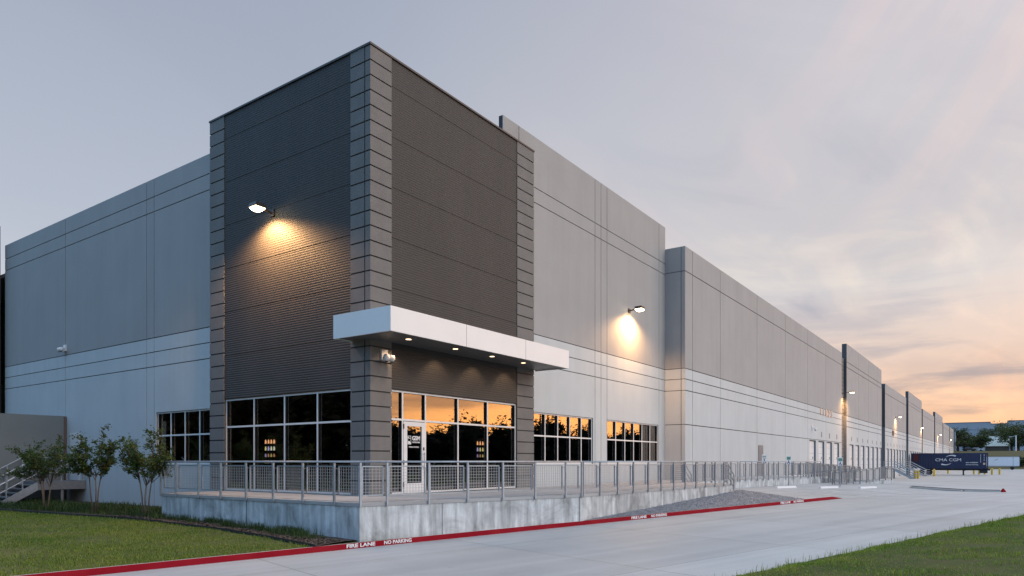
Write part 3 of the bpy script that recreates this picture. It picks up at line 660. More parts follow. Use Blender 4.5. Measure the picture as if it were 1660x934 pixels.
for i, d in enumerate(docks):
    r = bpy.data.objects.new('dock_door', None); COL.objects.link(r); r.parent = wh; r.location = (d + DW / 2, BY, 0)
    mb = MB(); T = FX(BY)
    for k in range(5): mb.box(d + .12, d + DW - .12, .15, .19, .04 + k * .6, .04 + k * .6 + .585, 0, T)
    if i < 24:
        mb.box(d + DW * .72, d + DW * .72 + .2, .135, .15, 1.3, 1.5, 1, T)
    mb.build('door_panel', ['dock_leaf', 'black'], r)
    mb = MB(); mb.box(d, d + .12, .12, .42, .02, DH, 0, T); mb.box(d + DW - .12, d + DW, .0, .42, .02, DH - .002, 0, T); mb.box(d + .12, d + DW - .12, .12, .42, DH - .1, DH, 0, T); mb.build('door_jamb', 'dock_seal', r)
    if i < 24 and i > 0:
        mb = MB(); mb.box(d + DW / 2 - .2, d + DW / 2 + .2, -.015, -.002, 3.45, 3.95, 0, T); mb.build('number_plate', 'steel_dark', r)
mb = MB(); T = FX(BY); mb.box(37.3, 38.55, -.02, .0, 0, 2.25, 0, T); mb.box(37.38, 38.47, -.035, -.02, 0.02, 2.17, 0, T); mb.build('steel_door', 'steel_dark', wh)
# --- left side wall
holesL = [(8.5, 12.70, .95, 3.05)]
mb = MB(); wall_grid(mb, FL(.22), TD - .3, 28.2, -2.5, 12.62, [12.86, 13.45, 20.95], [4.93, 5.53, 6.11, 11.27, 11.88], holesL)
MT['wall_left'] = painted_wall('tilt_wall_paint_side', (.53, .555, .57), (.36, .355, .355), 6.11)
mb.build('wall_bay', ['wall_left', 'joint'], wh)
window(FL(.28), [8.5, 8.6, 9.62, 10.65, 11.68, 12.70], [.95, 2.1, 3.05])
mb = MB(); wall_grid(mb, FL(-.25), 28.2, 37, -2.5, 13.6, [], [-2 + .45 * i for i in range(40)], gap=.045); mb.build('far_corner_tower', ['column', 'joint'], wh)
mb = MB(); wall_grid(mb, FL(.22), 37.02, 60.4, -2.5, 12.62, [44.9, 52.8], [4.93, 5.53, 6.11, 11.27, 11.88]); mb.build('wall_bay', ['wall_left', 'joint'], wh)
mb = MB(); mb.box(.02, 9, 36.7, 36.98, 6, 12.6); mb.build('tower_back_wall', 'column', wh)
mb = MB(); T = FL(.22); mb.box(19.45, 20.45, -.02, 0, .18, 2.4, 0, T); mb.box(19.53, 20.37, -.03, -.02, .2, 2.32, 0, T); mb.build('side_door', 'dock_leaf', wh)
# address numerals and sign panels fixed to the facade
for k_, ch_ in enumerate('11825'): text('address_numeral', ch_, .95, frame_mtx((58.7 + 1.35 * k_, BY - .03, 5.93), (1, 0, 0), (0, 0, 1)), 'tan_letters', wh, bold=.03, sx=1.7, extrude=.02)
mb = MB(); mb.box(113.6, 115.9, -.05, 0, 5.3, 6.1, 0, FX(BY)); mb.build('sign_panel', 'black', wh)

# ------------------------------------------------------------------ wall lights
def wall_light(x, y, z, out, label, power, arm=.45):
    """fixture on the wall at (x,y,z), reaching out along the unit vector out"""
    r = root('wall_light', label, 'wall light', (x, y, z), 'lit floodlights on the warehouse walls')
    o = Vector(out); side = Vector((0, 0, 1)).cross(o); p = Vector((x, y, z))
    mb = MB(); mb.bar(p + o * .0, p + o * .05, .22, .22); mb.build('wall_plate', 'bronze', r)
    mb = MB(); mb.bar(p + o * .05, p + o * arm + Vector((0, 0, .05)), .06); mb.build('arm', 'bronze', r)
    h = p + o * (arm + .2) + Vector((0, 0, .07)); mb = MB()
    mb.add([h + side * sx * .22 + o * sy * .22 + Vector((0, 0, sz)) for sz, k in ((-.06, 1), (.08, .8)) for sx, sy in ((-k, -k), (k, -k), (k, k), (-k, k))],
           [(0, 3, 2, 1), (4, 5, 6, 7), (0, 1, 5, 4), (1, 2, 6, 5), (2, 3, 7, 6), (3, 0, 4, 7)])
    mb.build('housing', 'bronze', r)
    q = h + Vector((0, 0, -.063)); mb = MB()
    mb.add([q + side * sx * .18 * k + o * sy * .18 * k + Vector((0, 0, sz)) for sz, k in ((-.09, .6), (0, 1)) for sx, sy in ((-1, -1), (1, -1), (1, 1), (-1, 1))],
           [(0, 3, 2, 1), (0, 1, 5, 4), (1, 2, 6, 5), (2, 3, 7, 6), (3, 0, 4, 7)])
    mb.build('lens', 'lens', r)
    ld = bpy.data.lights.new('wall_lamp', 'SPOT'); ld.energy = power; ld.color = (1, .54, .22); ld.spot_size = RAD(156); ld.spot_blend = .55; ld.shadow_soft_size = .22
    lo = bpy.data.objects.new('wall_lamp', ld); COL.objects.link(lo); lo.location = h + Vector((0, 0, -.2)) - p; lo.parent = r
    tgt = -o * .12 + Vector((0, 0, -1)); lo.rotation_euler = (-tgt).to_track_quat('Z', 'Y').to_euler()
wall_light(-.0, 4.72, 9.45, (-1, 0, 0), 'lit wall light high on the dark ribbed tower face', 1900, arm=.40)
wall_light(18.2, .25, 8.82, (0, -1, 0), 'lit wall light on tall grey bay beside the tower', 1700, arm=.40)
wall_light(71.4, BY + .3, 8.8, (0, -1, 0), 'lit wall light in the narrow banded recess after the long low bay', 2000, arm=.9)
for x, lab in ((118, 'lit wall light above the dark sign panel'), (164, 'lit wall light on the bay behind the navy container'), (213.5, 'small lit wall light, second last of the far row'), (269, 'tiny lit wall light farthest down the warehouse')):
    wall_light(x, BY + (.4 if x in (164, 269) else 0), 8.5, (0, -1, 0), lab, 1100, arm=.5)
# ------------------------------------------------------------------ security cameras
def sec_cam(p, out, label, heads=2, s=1.0):
    r = root('security_camera', label, 'security camera', p, 'white security cameras'); p = Vector(p); o = Vector(out); side = Vector((0, 0, 1)).cross(o)
    mb = MB(); mb.bar(p, p + o * .05 * s, .2 * s, .26 * s); mb.build('mounting_box', 'white_plastic', r)
    mb = MB(); mb.tube([p + o * .05 * s, p + o * .14 * s, p + o * .18 * s - Vector((0, 0, .04 * s))], .03 * s); mb.build('bracket', 'white_plastic', r)
    for k in range(heads):
        q = p + o * .2 * s + side * (k - (heads - 1) / 2) * .17 * s - Vector((0, 0, .08 * s)); mb = MB()
        pts = []; rr = []
        for i in range(7):
            a = math.pi / 2 * i / 6; pts.append(q - Vector((0, 0, .09 * s * math.sin(a)))); rr.append(max(.004, .085 * s * math.cos(a)))
        pts.insert(0, q + Vector((0, 0, .07 * s))); rr.insert(0, .075 * s); mb.tube(pts, rr, 12); mb.build('dome', 'white_plastic', r, smooth=True)
        mb = MB(); mb.tube([q - Vector((0, 0, .085 * s)), q - Vector((0, 0, .105 * s))], .04 * s, 10); mb.build('camera_lens', 'black', r)
sec_cam((.52, -.02, 4.30), (0, -1, 0), 'white twin-dome security camera on the corner column under the canopy', 2, 1.25)
sec_cam((.22, 20.95, 6.45), (-1, 0, 0), 'white twin-dome security camera high on the blue-grey side wall', 2, 1.15)
sec_cam((54.9, BY, 4.2), (0, -1, 0), 'white security camera above the nearest dock door', 1, 1.6)

# ------------------------------------------------------------------ vending machines in the lobby
def vending(p, face, label):
    r = root('vending_machine', label, 'vending machine', p, 'vending machines inside the lobby'); p = Vector(p); o = Vector(face); s = Vector((0, 0, 1)).cross(o)
    def bx(a0, a1, d0, d1, z0, z1, mb):
        vs_ = [p + s * a + o * d + Vector((0, 0, z)) for z in (z0, z1) for a, d in ((a0, d0), (a1, d0), (a1, d1), (a0, d1))]
        mb.add(vs_, [(0, 3, 2, 1), (4, 5, 6, 7), (0, 1, 5, 4), (1, 2, 6, 5), (2, 3, 7, 6), (3, 0, 4, 7)])
    mb = MB(); bx(-.5, .5, -.4, .0, 0, 2.02, mb); mb.build('cabinet', 'black', r)
    cols = [(1, .42, .18), (1, .7, .3), (.9, .75, .25), (.65, .5, .9), (.95, .85, .6)]
    for i, z in enumerate((1.74, 1.48, 1.23, .98)):
        for k in range(4):
            cc = cols[(0 if i == 0 else rnd.randrange(5))]; key = 'goods%d%d' % (i, cols.index(cc))
            if key not in MT: MT[key] = mat('lit_snack_packet', tuple(.6 * q for q in cc), .5, emit=cc, estr=(2.8, 1.7, 1.0, .4)[i])
            a = -.36 + k * .175; mb = MB(); h = .16 - .03 * (i > 1)
            q = [p + s * (a + da) + o * .02 + Vector((0, 0, z + dz_)) for da, dz_ in ((.01, 0), (.09, .0), (.10, h * .5), (.055, h), (.02, h * .8))]
            q2 = [v - o * .015 for v in q]; mb.add(q + q2, [(0, 1, 2, 3, 4), (9, 8, 7, 6, 5)] + [(j, j + 5, (j + 1) % 5 + 5, (j + 1) % 5) for j in range(5)])
            mb.build('snack_packet', key, r)
vending((1.85, 7.4, 0), (-1, 0, 0), 'lit vending machine seen through the left storefront')
vending((8.45, 2.3, 0), (0, -1, 0), 'lit vending machine seen through the front storefront')

# ------------------------------------------------------------------ entrance porch
P1, P2, P3, P4 = (-2.43, -2.19), (4.91, -4.44), (18.54, -4.88), (-2.43, 7.29)
Q1, Q2 = (20.6, -2.35), (36.67, -5.29)
pr = root('entrance_porch', 'raised cast concrete porch wrapping the corner entrance', 'porch', (P1[0], P1[1], -1))
mb = MB()
def wallseg(mb, a, b, th, z0, z1, inward=1):
    a = Vector(a); b = Vector(b); d = (b - a).normalized(); n = Vector((-d.y, d.x)) * inward * th
    mb.prism([tuple(a), tuple(b), tuple(b + n), tuple(a + n)] if inward > 0 else [tuple(a + n), tuple(b + n), tuple(b), tuple(a)], z0, z1)
poly = [P1, P2, P3, (18.54, BY - .0), (22.9, .22), (9.0, .22), (.0, -.05), (-.05, 8.4), P4]
mb = MB(); mb.prism([P1, P2, P3, (18.54, -.02), (0.0, -.02), (-.02, 0.0), (-.02, 7.29), P4], -2.2, -.002); mb.build('retaining_wall', 'cast', pr)
ins = .02
mb = MB(); mb.prism([(P1[0] + .25, P1[1] + .28), (P2[0] + .02, P2[1] + .25), (P3[0] - .05, P3[1] + .25), (18.49, -.03), (.0, -.03), (-.03, .0), (-.03, 7.2), (P4[0] + .25, 7.2)], -.001, .012); mb.build('deck_slab', 'deckc', pr)
for px_s in ():
    pass
for a, b, dist in ((P1, P2, 2.45), (P1, P2, 7.60), (P2, P3, 6.2), (P4, P1, 4.7)):   # control joints
    a_ = Vector(a); d = (Vector(b) - a_).normalized(); q = a_ + d * dist; nn = Vector((d.y, -d.x)) * .003
    mb = MB(); mb.bar((q.x + nn.x, q.y + nn.y, -1.4), (q.x + nn.x, q.y + nn.y, -.01), .016, .008, up=(d.x, d.y, 0)); mb.build('control_joint', 'joint', pr)
for a, b in ((P4, P1), (P1, P2), (P2, P3)):      # slab edge standing proud of the wall below
    a_, b_ = Vector(a), Vector(b); d = (b_ - a_).normalized(); n_ = Vector((d.y, -d.x)); mb = MB()
    mb.prism([tuple(a_ - n_ * .1 + d * (.0)), tuple(a_ + n_ * .022 - d * .02), tuple(b_ + n_ * .022 + d * .02), tuple(b_ - n_ * .1)], -.085, .0); mb.build('slab_edge', 'deckc', pr)
# raised walk beyond the steps
wk = root('raised_walk', 'low concrete raised walk along the warehouse beyond the porch steps', 'walk', (25, -3, -1))
mb = MB(); mb.prism([(18.545, -2.0), Q1, (25.49, -3.23), Q2, (37.2, -5.2), (37.2, BY - .01), (22.92, BY - .01), (22.92, .2), (18.545, .2)], -2.2, -.004); mb.build('retaining_wall', 'cast', wk)
mb = MB(); mb.prism([(18.56, -1.8), (20.7, -2.1), (25.5, -3.0), (36.5, -5.0), (37.1, -5.0), (37.1, BY - .02), (22.9, BY - .02), (22.9, .18), (18.56, .18)], -.003, .010); mb.build('deck_slab', 'deckc', wk)
# porch steps
st = root('porch_steps', 'short flight of concrete steps at the end of the porch', 'steps', (19.2, -3.5, -.5))
mb = MB()
for i in range(3): mb.box(18.55 + .32 * i, 18.87 + .32 * i, -4.7, -2.5, -1.4, -.14 - .15 * i)
mb.build('treads', 'deckc', st)

# ------------------------------------------------------------------ guard rails
def rail_run(r, a, b, dists, panel=True, ztop=1.05, za=0.0, zb=0.0, out=.05, mk='steel', wires=True, mid=False, wire_w=.008, skip_last=False):
    """posts at the distances along a->b, a top rail and a framed wire-mesh panel in each gap"""
    a_ = Vector((a[0], a[1], 0)); b_ = Vector((b[0], b[1], 0)); L_ = (b_ - a_).length; d = (b_ - a_) / L_
    n = Vector((d.y, -d.x, 0)) * out
    zf = lambda t: za + (zb - za) * t / L_
    at = lambda t, z: a_ + d * t + n + Vector((0, 0, zf(t) + z))
    mb = MB(); mb.tube([at(dists[0] - .02, ztop), at(dists[-1] + .02, ztop)], .026, 8); mb.build('top_rail', mk, r, smooth=True)
    if mid:
        for h in (.35, .7):
            mb = MB(); mb.tube([at(dists[0], h), at(dists[-1], h)], .016, 6); mb.build('mid_rail', mk, r)
    for t in (dists[:-1] if skip_last else dists):
        mb = MB(); mb.bar(at(t, -.085), at(t, ztop - .02), .05, .05, up=tuple(d)); mb.build('post', mk, r)
    if not panel: return
    for t0, t1 in zip(dists, dists[1:]):
        g = .085; u0, u1 = t0 + g, t1 - g; z0, z1 = .19, .93
        at2 = lambda t, z: a_ + d * t - n * .6 + Vector((0, 0, zf(t) + z))
        mb = MB()
        for p, q in (((u0, z0), (u1, z0)), ((u0, z1), (u1, z1))): mb.bar(at2(*p), at2(*q), .035)
        for u in (u0, u1): mb.bar(at2(u, z0 + .018), at2(u, z1 - .018), .035, .035, up=tuple(d))
        for u in (t0 + .02, t1 - .02):
            s_ = 1 if u > u1 else -1
            for z in (z0 + .06, z1 - .06): mb.bar(at2(u, z), at2(u1 if s_ > 0 else u0, z), .02)
        fr = mb.build('mesh_panel', mk, r)
        if wires:
            mb = MB(); k = max(3, int((u1 - u0) / .085)); kz = 9
            for i in range(1, k): u = u0 + (u1 - u0) * i / k; mb.bar(at2(u, z0), at2(u, z1), wire_w, wire_w, up=tuple(d))
            for i in range(1, kz): z = z0 + (z1 - z0) * i / kz; mb.bar(at2(u0, z), at2(u1, z), wire_w)
            mb.build('wire_mesh', 'wire', fr)
r = root('guard_rail', 'galvanised guard rail with wire mesh panels on the lawn side of the porch', 'guard rail', (P1[0], P1[1], 0), 'galvanised guard rails')
rail_run(r, P4, P1, [0.03, .94, 2.26, 3.46, 4.74, 6.02, 7.31, 8.58, 9.505], skip_last=True)
# corner post shared: front run starts at the corner
r = root('guard_rail', 'galvanised guard rail with wire mesh panels in front of the entrance door', 'guard rail', (P2[0], P2[1], 0), 'galvanised guard rails')
rail_run(r, P1, P2, [0.0, .75, 2.0, 3.26, 4.5, 5.73, 6.97, 7.66])
r = root('guard_rail', 'galvanised guard rail above the gravel, ending at the porch steps', 'guard rail', (P3[0], P3[1], 0), 'galvanised guard rails')
rail_run(r, P2, P3, [0.06, 1.14, 2.36, 3.54, 4.74, 5.86, 7.04, 8.17, 9.32, 10.39, 11.54, 12.66, 13.6])
r = root('guard_rail', 'galvanised guard rail on the low wall behind the accessible parking signs', 'guard rail', (30, -4.2, 0), 'galvanised guard rails')
rail_run(r, (25.49, -3.23), Q2, [-.1, .56, 1.3, 2.04, 2.79, 3.48, 4.19, 4.82, 5.87, 6.96, 8.08, 9.24, 10.3, 11.3], wires=True, wire_w=.009)
r = root('guard_rail', 'short galvanised guard rail against the projecting grey bay', 'guard rail', (21, -2.4, 0), 'galvanised guard rails')
rail_run(r, Q1, (25.49, -3.23), [.2, 1.7, 3.2, 4.6])
# step rails
for y, lab in ((-4.72, 'sloping handrail on the near side of the porch steps'), (-2.55, 'sloping handrail on the far side of the porch steps')):
    r = root('handrail', lab, 'handrail', (18.6, y, 0), 'porch step handrails'); mb = MB()
    for h in (1.03, .72, .42): mb.tube([(18.55, y, h), (19.55, y, h - .62)], .024, 8)
    mb.tube([(19.55, y, .41), (19.75, y, .41)], .024, 8)
    mb.build('rails', 'steel', r, smooth=True)
    for x, zt_, zb_ in ((18.56, 1.03, -.05), (19.6, .41, -.62)):
        mb = MB(); mb.bar((x, y, zb_), (x, y, zt_), .05); mb.build('post', 'steel', r)
# accessible ramp: two parallel flights
rp = root('access_ramp', 'concrete switchback access ramp with railings beside the wheel stops', 'ramp', (42, -7, -1))
A0, A1 = (35.6, -6.3), (41.6, -8.4); dA = (Vector(A1) - Vector(A0)).normalized(); nA = Vector((-dA.y, dA.x))
def flight(off, za, zb, w=1.5, name='ramp_slab'):
    a = Vector(A0) + nA * off; b = Vector(A1) + nA * off; c_ = b + nA * w; d_ = a + nA * w; mb = MB()
    V = [(a.x, a.y, -2), (b.x, b.y, -2), (c_.x, c_.y, -2), (d_.x, d_.y, -2), (a.x, a.y, za), (b.x, b.y, zb), (c_.x, c_.y, zb), (d_.x, d_.y, za)]
    mb.add(V, [(0, 3, 2, 1), (4, 5, 6, 7), (0, 1, 5, 4), (1, 2, 6, 5), (2, 3, 7, 6), (3, 0, 4, 7)]); mb.build(name, 'cast', rp); return tuple(a), tuple(b), tuple(d_), tuple(c_)
f1 = flight(0, -.70, -.32); f2 = flight(1.9, -.02, -.31)
a = Vector(A1); e = a + dA * 1.7; mb = MB(); mb.prism([tuple(a + dA * .01), tuple(e), tuple(e + nA * 3.4), tuple(a + dA * .01 + nA * 3.4)], -2, -.315); mb.build('landing', 'cast', rp)
Lr = (Vector(A1) - Vector(A0)).length
for k, (p, q, za, zb) in enumerate(((f1[0], tuple(Vector(f1[1]) + dA * 1.6), -.70, -.30), (f1[2], f1[3], -.70, -.32), (f2[0], f2[1], -.02, -.31), (f2[2], f2[3], -.02, -.31))):
    r = bpy.data.objects.new('ramp_railing', None); COL.objects.link(r); r.parent = rp
    LL = (Vector(q) - Vector(p)).length; m_ = 9
    rail_run(r, p, q, [LL * i / m_ for i in range(m_ + 1)], ztop=1.0, za=za, zb=zb, out=-.06, mk='steel_dark', wires=True, panel=True, wire_w=.012)

# ------------------------------------------------------------------ accessible parking: signs, wheel stops, stall lines
def sign(x, y, label, green=False, h=2.0):
    s, n = sn(x, y); z = zroad(s, n); r = root('parking_sign', label, 'sign', (x, y, z), 'accessible parking signs')
    mb = MB(); mb.bar((x, y, z - .1), (x, y, z + h), .055, .03); mb.build('post', 'steel', r)
    d = Vector((-.83, -.56, 0)).normalized(); u = Vector((-d.y, d.x, 0))
    def pl(u0, u1, z0, z1, off, m, name):
        q = Vector((x, y, 0)) + d * off; mb = MB(); mb.add([q + u * uu + d * dd + Vector((0, 0, z + zz)) for dd in (0, .004) for uu, zz in ((u0, z0), (u1, z0), (u1, z1), (u0, z1))], [(3, 2, 1, 0), (4, 5, 6, 7), (0, 1, 5, 4), (1, 2, 6, 5), (2, 3, 7, 6), (3, 0, 4, 7)]); return mb.build(name, m, r)
    pl(-.14, .14, h - .56, h, .03, 'sign_white', 'sign_plate')
    if green: pl(-.12, .12, h - .24, h - .06, .037, 'sign_green', 'legend_bar')
    else:
        pl(-.12, .12, h - .14, h - .09, .037, 'sign_green', 'legend_bar'); pl(-.10, .10, h - .24, h - .20, .037, 'sign_green', 'legend_bar')
    # wheelchair symbol built from small solids
    q = Vector((x, y, z)) + d * .042; mb = MB()
    mb.tube([q + u * (-.0) + Vector((0, 0, h - .305)), q + u * 0 + d * .004 + Vector((0, 0, h - .305))], .03, 10)
    mb.bar(q + Vector((0, 0, h - .335)), q + Vector((0, 0, h - .44)), .05, .01, up=tuple(d)); mb.bar(q + Vector((0, 0, h - .43)), q + u * .07 + Vector((0, 0, h - .43)), .035, .01, up=tuple(d)); mb.bar(q + u * .07 + Vector((0, 0, h - .43)), q + u * .09 + Vector((0, 0, h - .52)), .03, .01, up=tuple(d))
    for k in range(10):
        a0, a1 = RAD(110 + 26 * k), RAD(110 + 26 * (k + 1))
        mb.bar(q + (u * math.cos(a0) * .075) + Vector((0, 0, h - .465 + math.sin(a0) * .075)), q + (u * math.cos(a1) * .075) + Vector((0, 0, h - .465 + math.sin(a1) * .075)), .022, .008, up=tuple(d))
    mb.build('wheelchair_symbol', 'sign_blue', r)
sign(29.2, -3.4 - .15, 'white accessible parking sign with two legend lines, left one', h=1.92)
sign(31.0, -4.0 - .55, 'pale accessible parking sign with green legend block, middle one', green=True, h=1.86)
sign(33.4, -7.1, 'narrow accessible parking sign beside the ramp railing', green=True, h=1.86)
def wheel_stop(x, y, rz, label):
    s, n = sn(x, y); z = zroad(s, n); L_ = 1.75
    prof = [(-.09, 0), (.09, 0), (.065, .115), (-.065, .115)]; mb = MB()
    mb.add([(sx * L_ / 2 * (.97 if i > 1 else 1), p[0], p[1]) for sx in (-1, 1) for i, p in enumerate(prof)], [(0, 1, 2, 3), (7, 6, 5, 4), (0, 4, 5, 1), (1, 5, 6, 2), (2, 6, 7, 3), (3, 7, 4, 0)])
    o = mb.build('wheel_stop', 'white_paint'); o.location = (x, y, z + .005); o.rotation_euler = (0, 0, rz); tag(o, label, 'wheel stop', 'white concrete wheel stops')
wheel_stop(28.1, -5.1, RAD(-23), 'white concrete wheel stop nearest the porch steps')
wheel_stop(30.6, -6.95, RAD(-23), 'white concrete wheel stop between the other two')
wheel_stop(33.2, -8.7, RAD(-23), 'white concrete wheel stop farthest from the porch steps')
def paint_line(a, b, w=.12):
    a = Vector(a); b = Vector(b); d = (b - a).normalized(); n = Vector((-d.y, d.x)) * w / 2; V = []; k = 12
    for i in range(k + 1):
        for sg_ in (-1, 1):
            p = a + (b - a) * i / k + n * sg_; V.append((p.x, p.y, zroad(*sn(p.x, p.y)) + .012))
    return V, [(2 * i, 2 * i + 1, 2 * i + 3, 2 * i + 2) for i in range(k)]
mb = MB()
for a, b in (((26.3, -4.7), (24.2, -8.6)), ((29.2, -6.0), (26.2, -10.6)), ((31.8, -7.9), (28.9, -11.6)), ((34.6, -9.4), (31.6, -12.5)), ((24.6, -9.5), (33.5, -17.6)), ((27.2, -7.2), (25.2, -9.8)), ((28.0, -7.6), (25.8, -10.0))):
    mb.add(*paint_line(a, b))
o = mb.build('stall_markings', 'white_paint'); o['kind'] = 'structure'
# low inlet kerb in the court, with its red marker end
isl = root('storm_inlet', 'low concrete storm inlet kerb with dark slot and small red tip', 'storm inlet', (36, -13, -.9))
mb = MB(); pts = [(37.6, -10.7), (35.9, -13.6), (36.1, -15.4)]
for a, b in zip(pts, pts[1:]):
    za, zb2 = zroad(*sn(*a)), zroad(*sn(*b)); mb.bar((*a, za + .03), (*b, zb2 + .03), .55, .12)
mb.build('inlet_kerb', 'kerbc', isl)
mb = MB()
for a, b in zip(pts, pts[1:]): mb.bar((a[0] + .1, a[1], zroad(*sn(*a)) + .105), (b[0] + .1, b[1], zroad(*sn(*b)) + .105), .22, .04)
mb.build('inlet_slot', 'joint', isl)
mb = MB(); x, y = 36.1, -15.55; z = zroad(*sn(x, y)); mb.tube([(x, y, z), (x, y, z + .08), (x, y, z + .22)], [.15, .13, .03], 10); mb.build('red_tip', 'red_paint', isl)

# ------------------------------------------------------------------ side stair and screen wall on the lawn side
sw = MB(); sw.box(-4.3, .20, 20.85, 21.1, -2, 3.2); 
w_ = root('screen_wall', 'beige concrete screen wall standing out from the blue-grey side wall', 'wall', (-4, 21, -.8))
sw.build('wall_panel', 'stain', w_)
mb = MB(); mb.box(.11, .2, 20.80, 20.85, -1, 3.18); mb.build('corner_trim', 'rust', w_)
ss_ = root('steel_stair', 'galvanised steel stair and landing at the side door behind the small trees', 'stair', (-1, 19.5, -.8), 'galvanised steel stairs')
mb = MB(); mb.box(-1.7, .2, 18.85, 18.90, -.19, .18); mb.box(-1.7, .2, 20.5, 20.55, -.19, .18); mb.box(-1.7, .2, 18.90, 20.5, .12, .17); mb.box(-1.72, -1.7, 18.85, 20.55, -.19, .18); mb.build('landing', 'steel_dark', ss_)
for y in (18.86, 20.52):
    mb = MB(); q = [(-1.72, .18), (-1.72, -.19), (-3.02, -.95), (-3.62, -.95)]
    mb.add([(x, y + dy_, z) for dy_ in (0, .05) for x, z in q], [(0, 1, 2, 3), (7, 6, 5, 4), (0, 4, 5, 1), (1, 5, 6, 2), (2, 6, 7, 3), (3, 7, 4, 0)]); mb.build('stringer', 'steel', ss_)
for i in range(6):
    mb = MB(); x = -1.85 - .28 * i; z = .0 - .165 * i; mb.box(x - .15, x + .13, 18.91, 20.52, z, z + .04); mb.build('tread', 'steel_dark', ss_)
for y in (18.88, 20.54):
    mb = MB()
    for h in (1.05, .70, .36): mb.tube([(.15, y, .18 + h), (-1.72, y, .18 + h), (-3.5, y, -.87 + h)], .021, 8)
    mb.build('handrail', 'steel', ss_)
    for x in (.1, -.8, -1.70, -2.3, -2.9, -3.45):
        zb_ = .15 if x >= -1.72 else .18 + (x + 1.72) * .59
        mb = MB(); mb.bar((x, y, zb_ - .05), (x, y, zb_ + 1.06), .045); mb.build('post', 'steel', ss_)
mb = MB()
for y in (18.95, 20.45):
    mb.bar((-.75, y, -1), (-.75, y, .0), .1)
mb.build('support_leg', 'steel_dark', ss_)

# ------------------------------------------------------------------ truck court: dock stairs, bollards, container, trailer
def dock_stair(X, label):
    zg = -1.5; r = root('dock_stair', label, 'stair', (X, -2, zg), 'galvanised steel stairs')
    y0 = BY - .02; mb = MB(); mb.box(X, X + 1.3, y0 - 1.55, y0, -.12, 0); mb.build('landing', 'steel_dark', r)
    for x in (X, X + 1.25):
        mb = MB(); q = [(y0 - 1.55, .02), (y0 - 1.55, -.35), (y0 - 3.6, zg), (y0 - 4.2, zg)]
        mb.add([(x + d_, y, z) for d_ in (0, .05) for y, z in q], [(0, 1, 2, 3), (7, 6, 5, 4), (0, 4, 5, 1), (1, 5, 6, 2), (2, 6, 7, 3), (3, 7, 4, 0)]); mb.build('stringer', 'steel', r)
        mb = MB()
        for h in (1.05, .66, .3): mb.tube([(x + .02, y0, h), (x + .02, y0 - 1.55, h), (x + .02, y0 - 4.0, h - 1.42), (x + .02, y0 - 4.5, h - 1.42)], .035, 6)
        mb.build('handrail', 'steel', r)
        for yy, zz in ((y0 - .1, 0), (y0 - 1.5, 0), (y0 - 3.95, -1.42)): mb = MB(); mb.bar((x + .02, yy, zz - .1), (x + .02, yy, zz + 1.05), .06); mb.build('post', 'steel', r)
    for i in range(8): mb = MB(); y = y0 - 1.7 - .28 * i; z = -.17 * (i + 1); mb.box(X + .05, X + 1.25, y - .15, y + .13, z - .03, z); mb.build('tread', 'steel_dark', r)
    mb = MB(); mb.box(X + .1, X + .2, y0 - 1.5, y0 - 1.4, zg - .2, -.12); mb.box(X + 1.1, X + 1.2, y0 - 1.5, y0 - 1.4, zg - .2, -.12); mb.build('support_leg', 'steel_dark', r)
dock_stair(102.2, 'galvanised dock stair left of the nearest yellow bollards')
dock_stair(123.5, 'galvanised dock stair in front of the navy container end')
def bollard(x, y, label, h=1.15):
    z = zroad(*sn(x, y)); pts = [(0, 0, -.1), (0, 0, h - .1)] + [(0, 0, h - .1 + .1 * math.sin(RAD(a))) for a in (30, 60, 90)]
    mb = MB(); mb.tube(pts, [.17, .17, .15, .09, .01], 12); o = mb.build('bollard', 'yellow', smooth=False); o.location = (x, y, z); tag(o, label, 'bollard', 'yellow bollards in the truck court')
for x, y, l in ((104.0, -5.02, 'yellow bollard, left one of the close pair by the first dock stair'), (104.4, -5.36, 'yellow bollard, right one of the close pair by the first dock stair'), (125.6, -5.98, 'single yellow bollard at the foot of the second dock stair'),
                (156, -6.4, 'yellow bollard seen under the middle of the navy container'), (152, -11.0, 'yellow bollard seen right behind the container landing leg'), (151.5, -11.9, 'yellow bollard between landing leg and container end'), (150.5, -12.8, 'yellow bollard just left of the container front end'),
                (148.5, -14.0, 'yellow bollard right of the container front end'), (150.5, -15.2, 'rightmost yellow bollard before the white trailer')):
    bollard(x, y, l, 1.25)
# container on its chassis, backed to the dock
ct = root('shipping_container', 'navy blue CMA CGM shipping container on a chassis at the dock', 'container', (138.7, -7.4, -1.5))
X0, X1, YA, YB, CZ0, CZ1 = 138.7, 141.14, -1.35, -13.5, -.28, 2.60
mb = MB()
for X_, sg_ in ((X0, 1), (X1, -1)):
    V = []; n = 44
    for i in range(n):
        y = YA - .2 + (YB - YA + .4) * i / n; p = (YB - YA + .4) / n
        for f, d_ in ((0, .0), (.3, .0), (.5, .04), (.8, .04)): V += [(X_ + sg_ * d_, y + p * f, CZ0 + .15), (X_ + sg_ * d_, y + p * f, CZ1 - .12)]
    mb.add(V, [(2 * i, 2 * i + 1, 2 * i + 3, 2 * i + 2) for i in range(len(V) // 2 - 1)])
mb.box(X0 + .05, X1 - .05, YB + .05, YA - .05, CZ1 - .08, CZ1 - .02); mb.box(X0 + .05, X1 - .05, YB + .05, YA - .05, CZ0 + .05, CZ0 + .12); mb.box(X0 + .05, X1 - .05, YB + .04, YB + .1, CZ0 + .15, CZ1 - .1); mb.box(X0 + .05, X1 - .05, YA - .1, YA - .04, CZ0 + .15, CZ1 - .1)
mb.build('corrugated_body', 'navy', ct)
mb = MB()
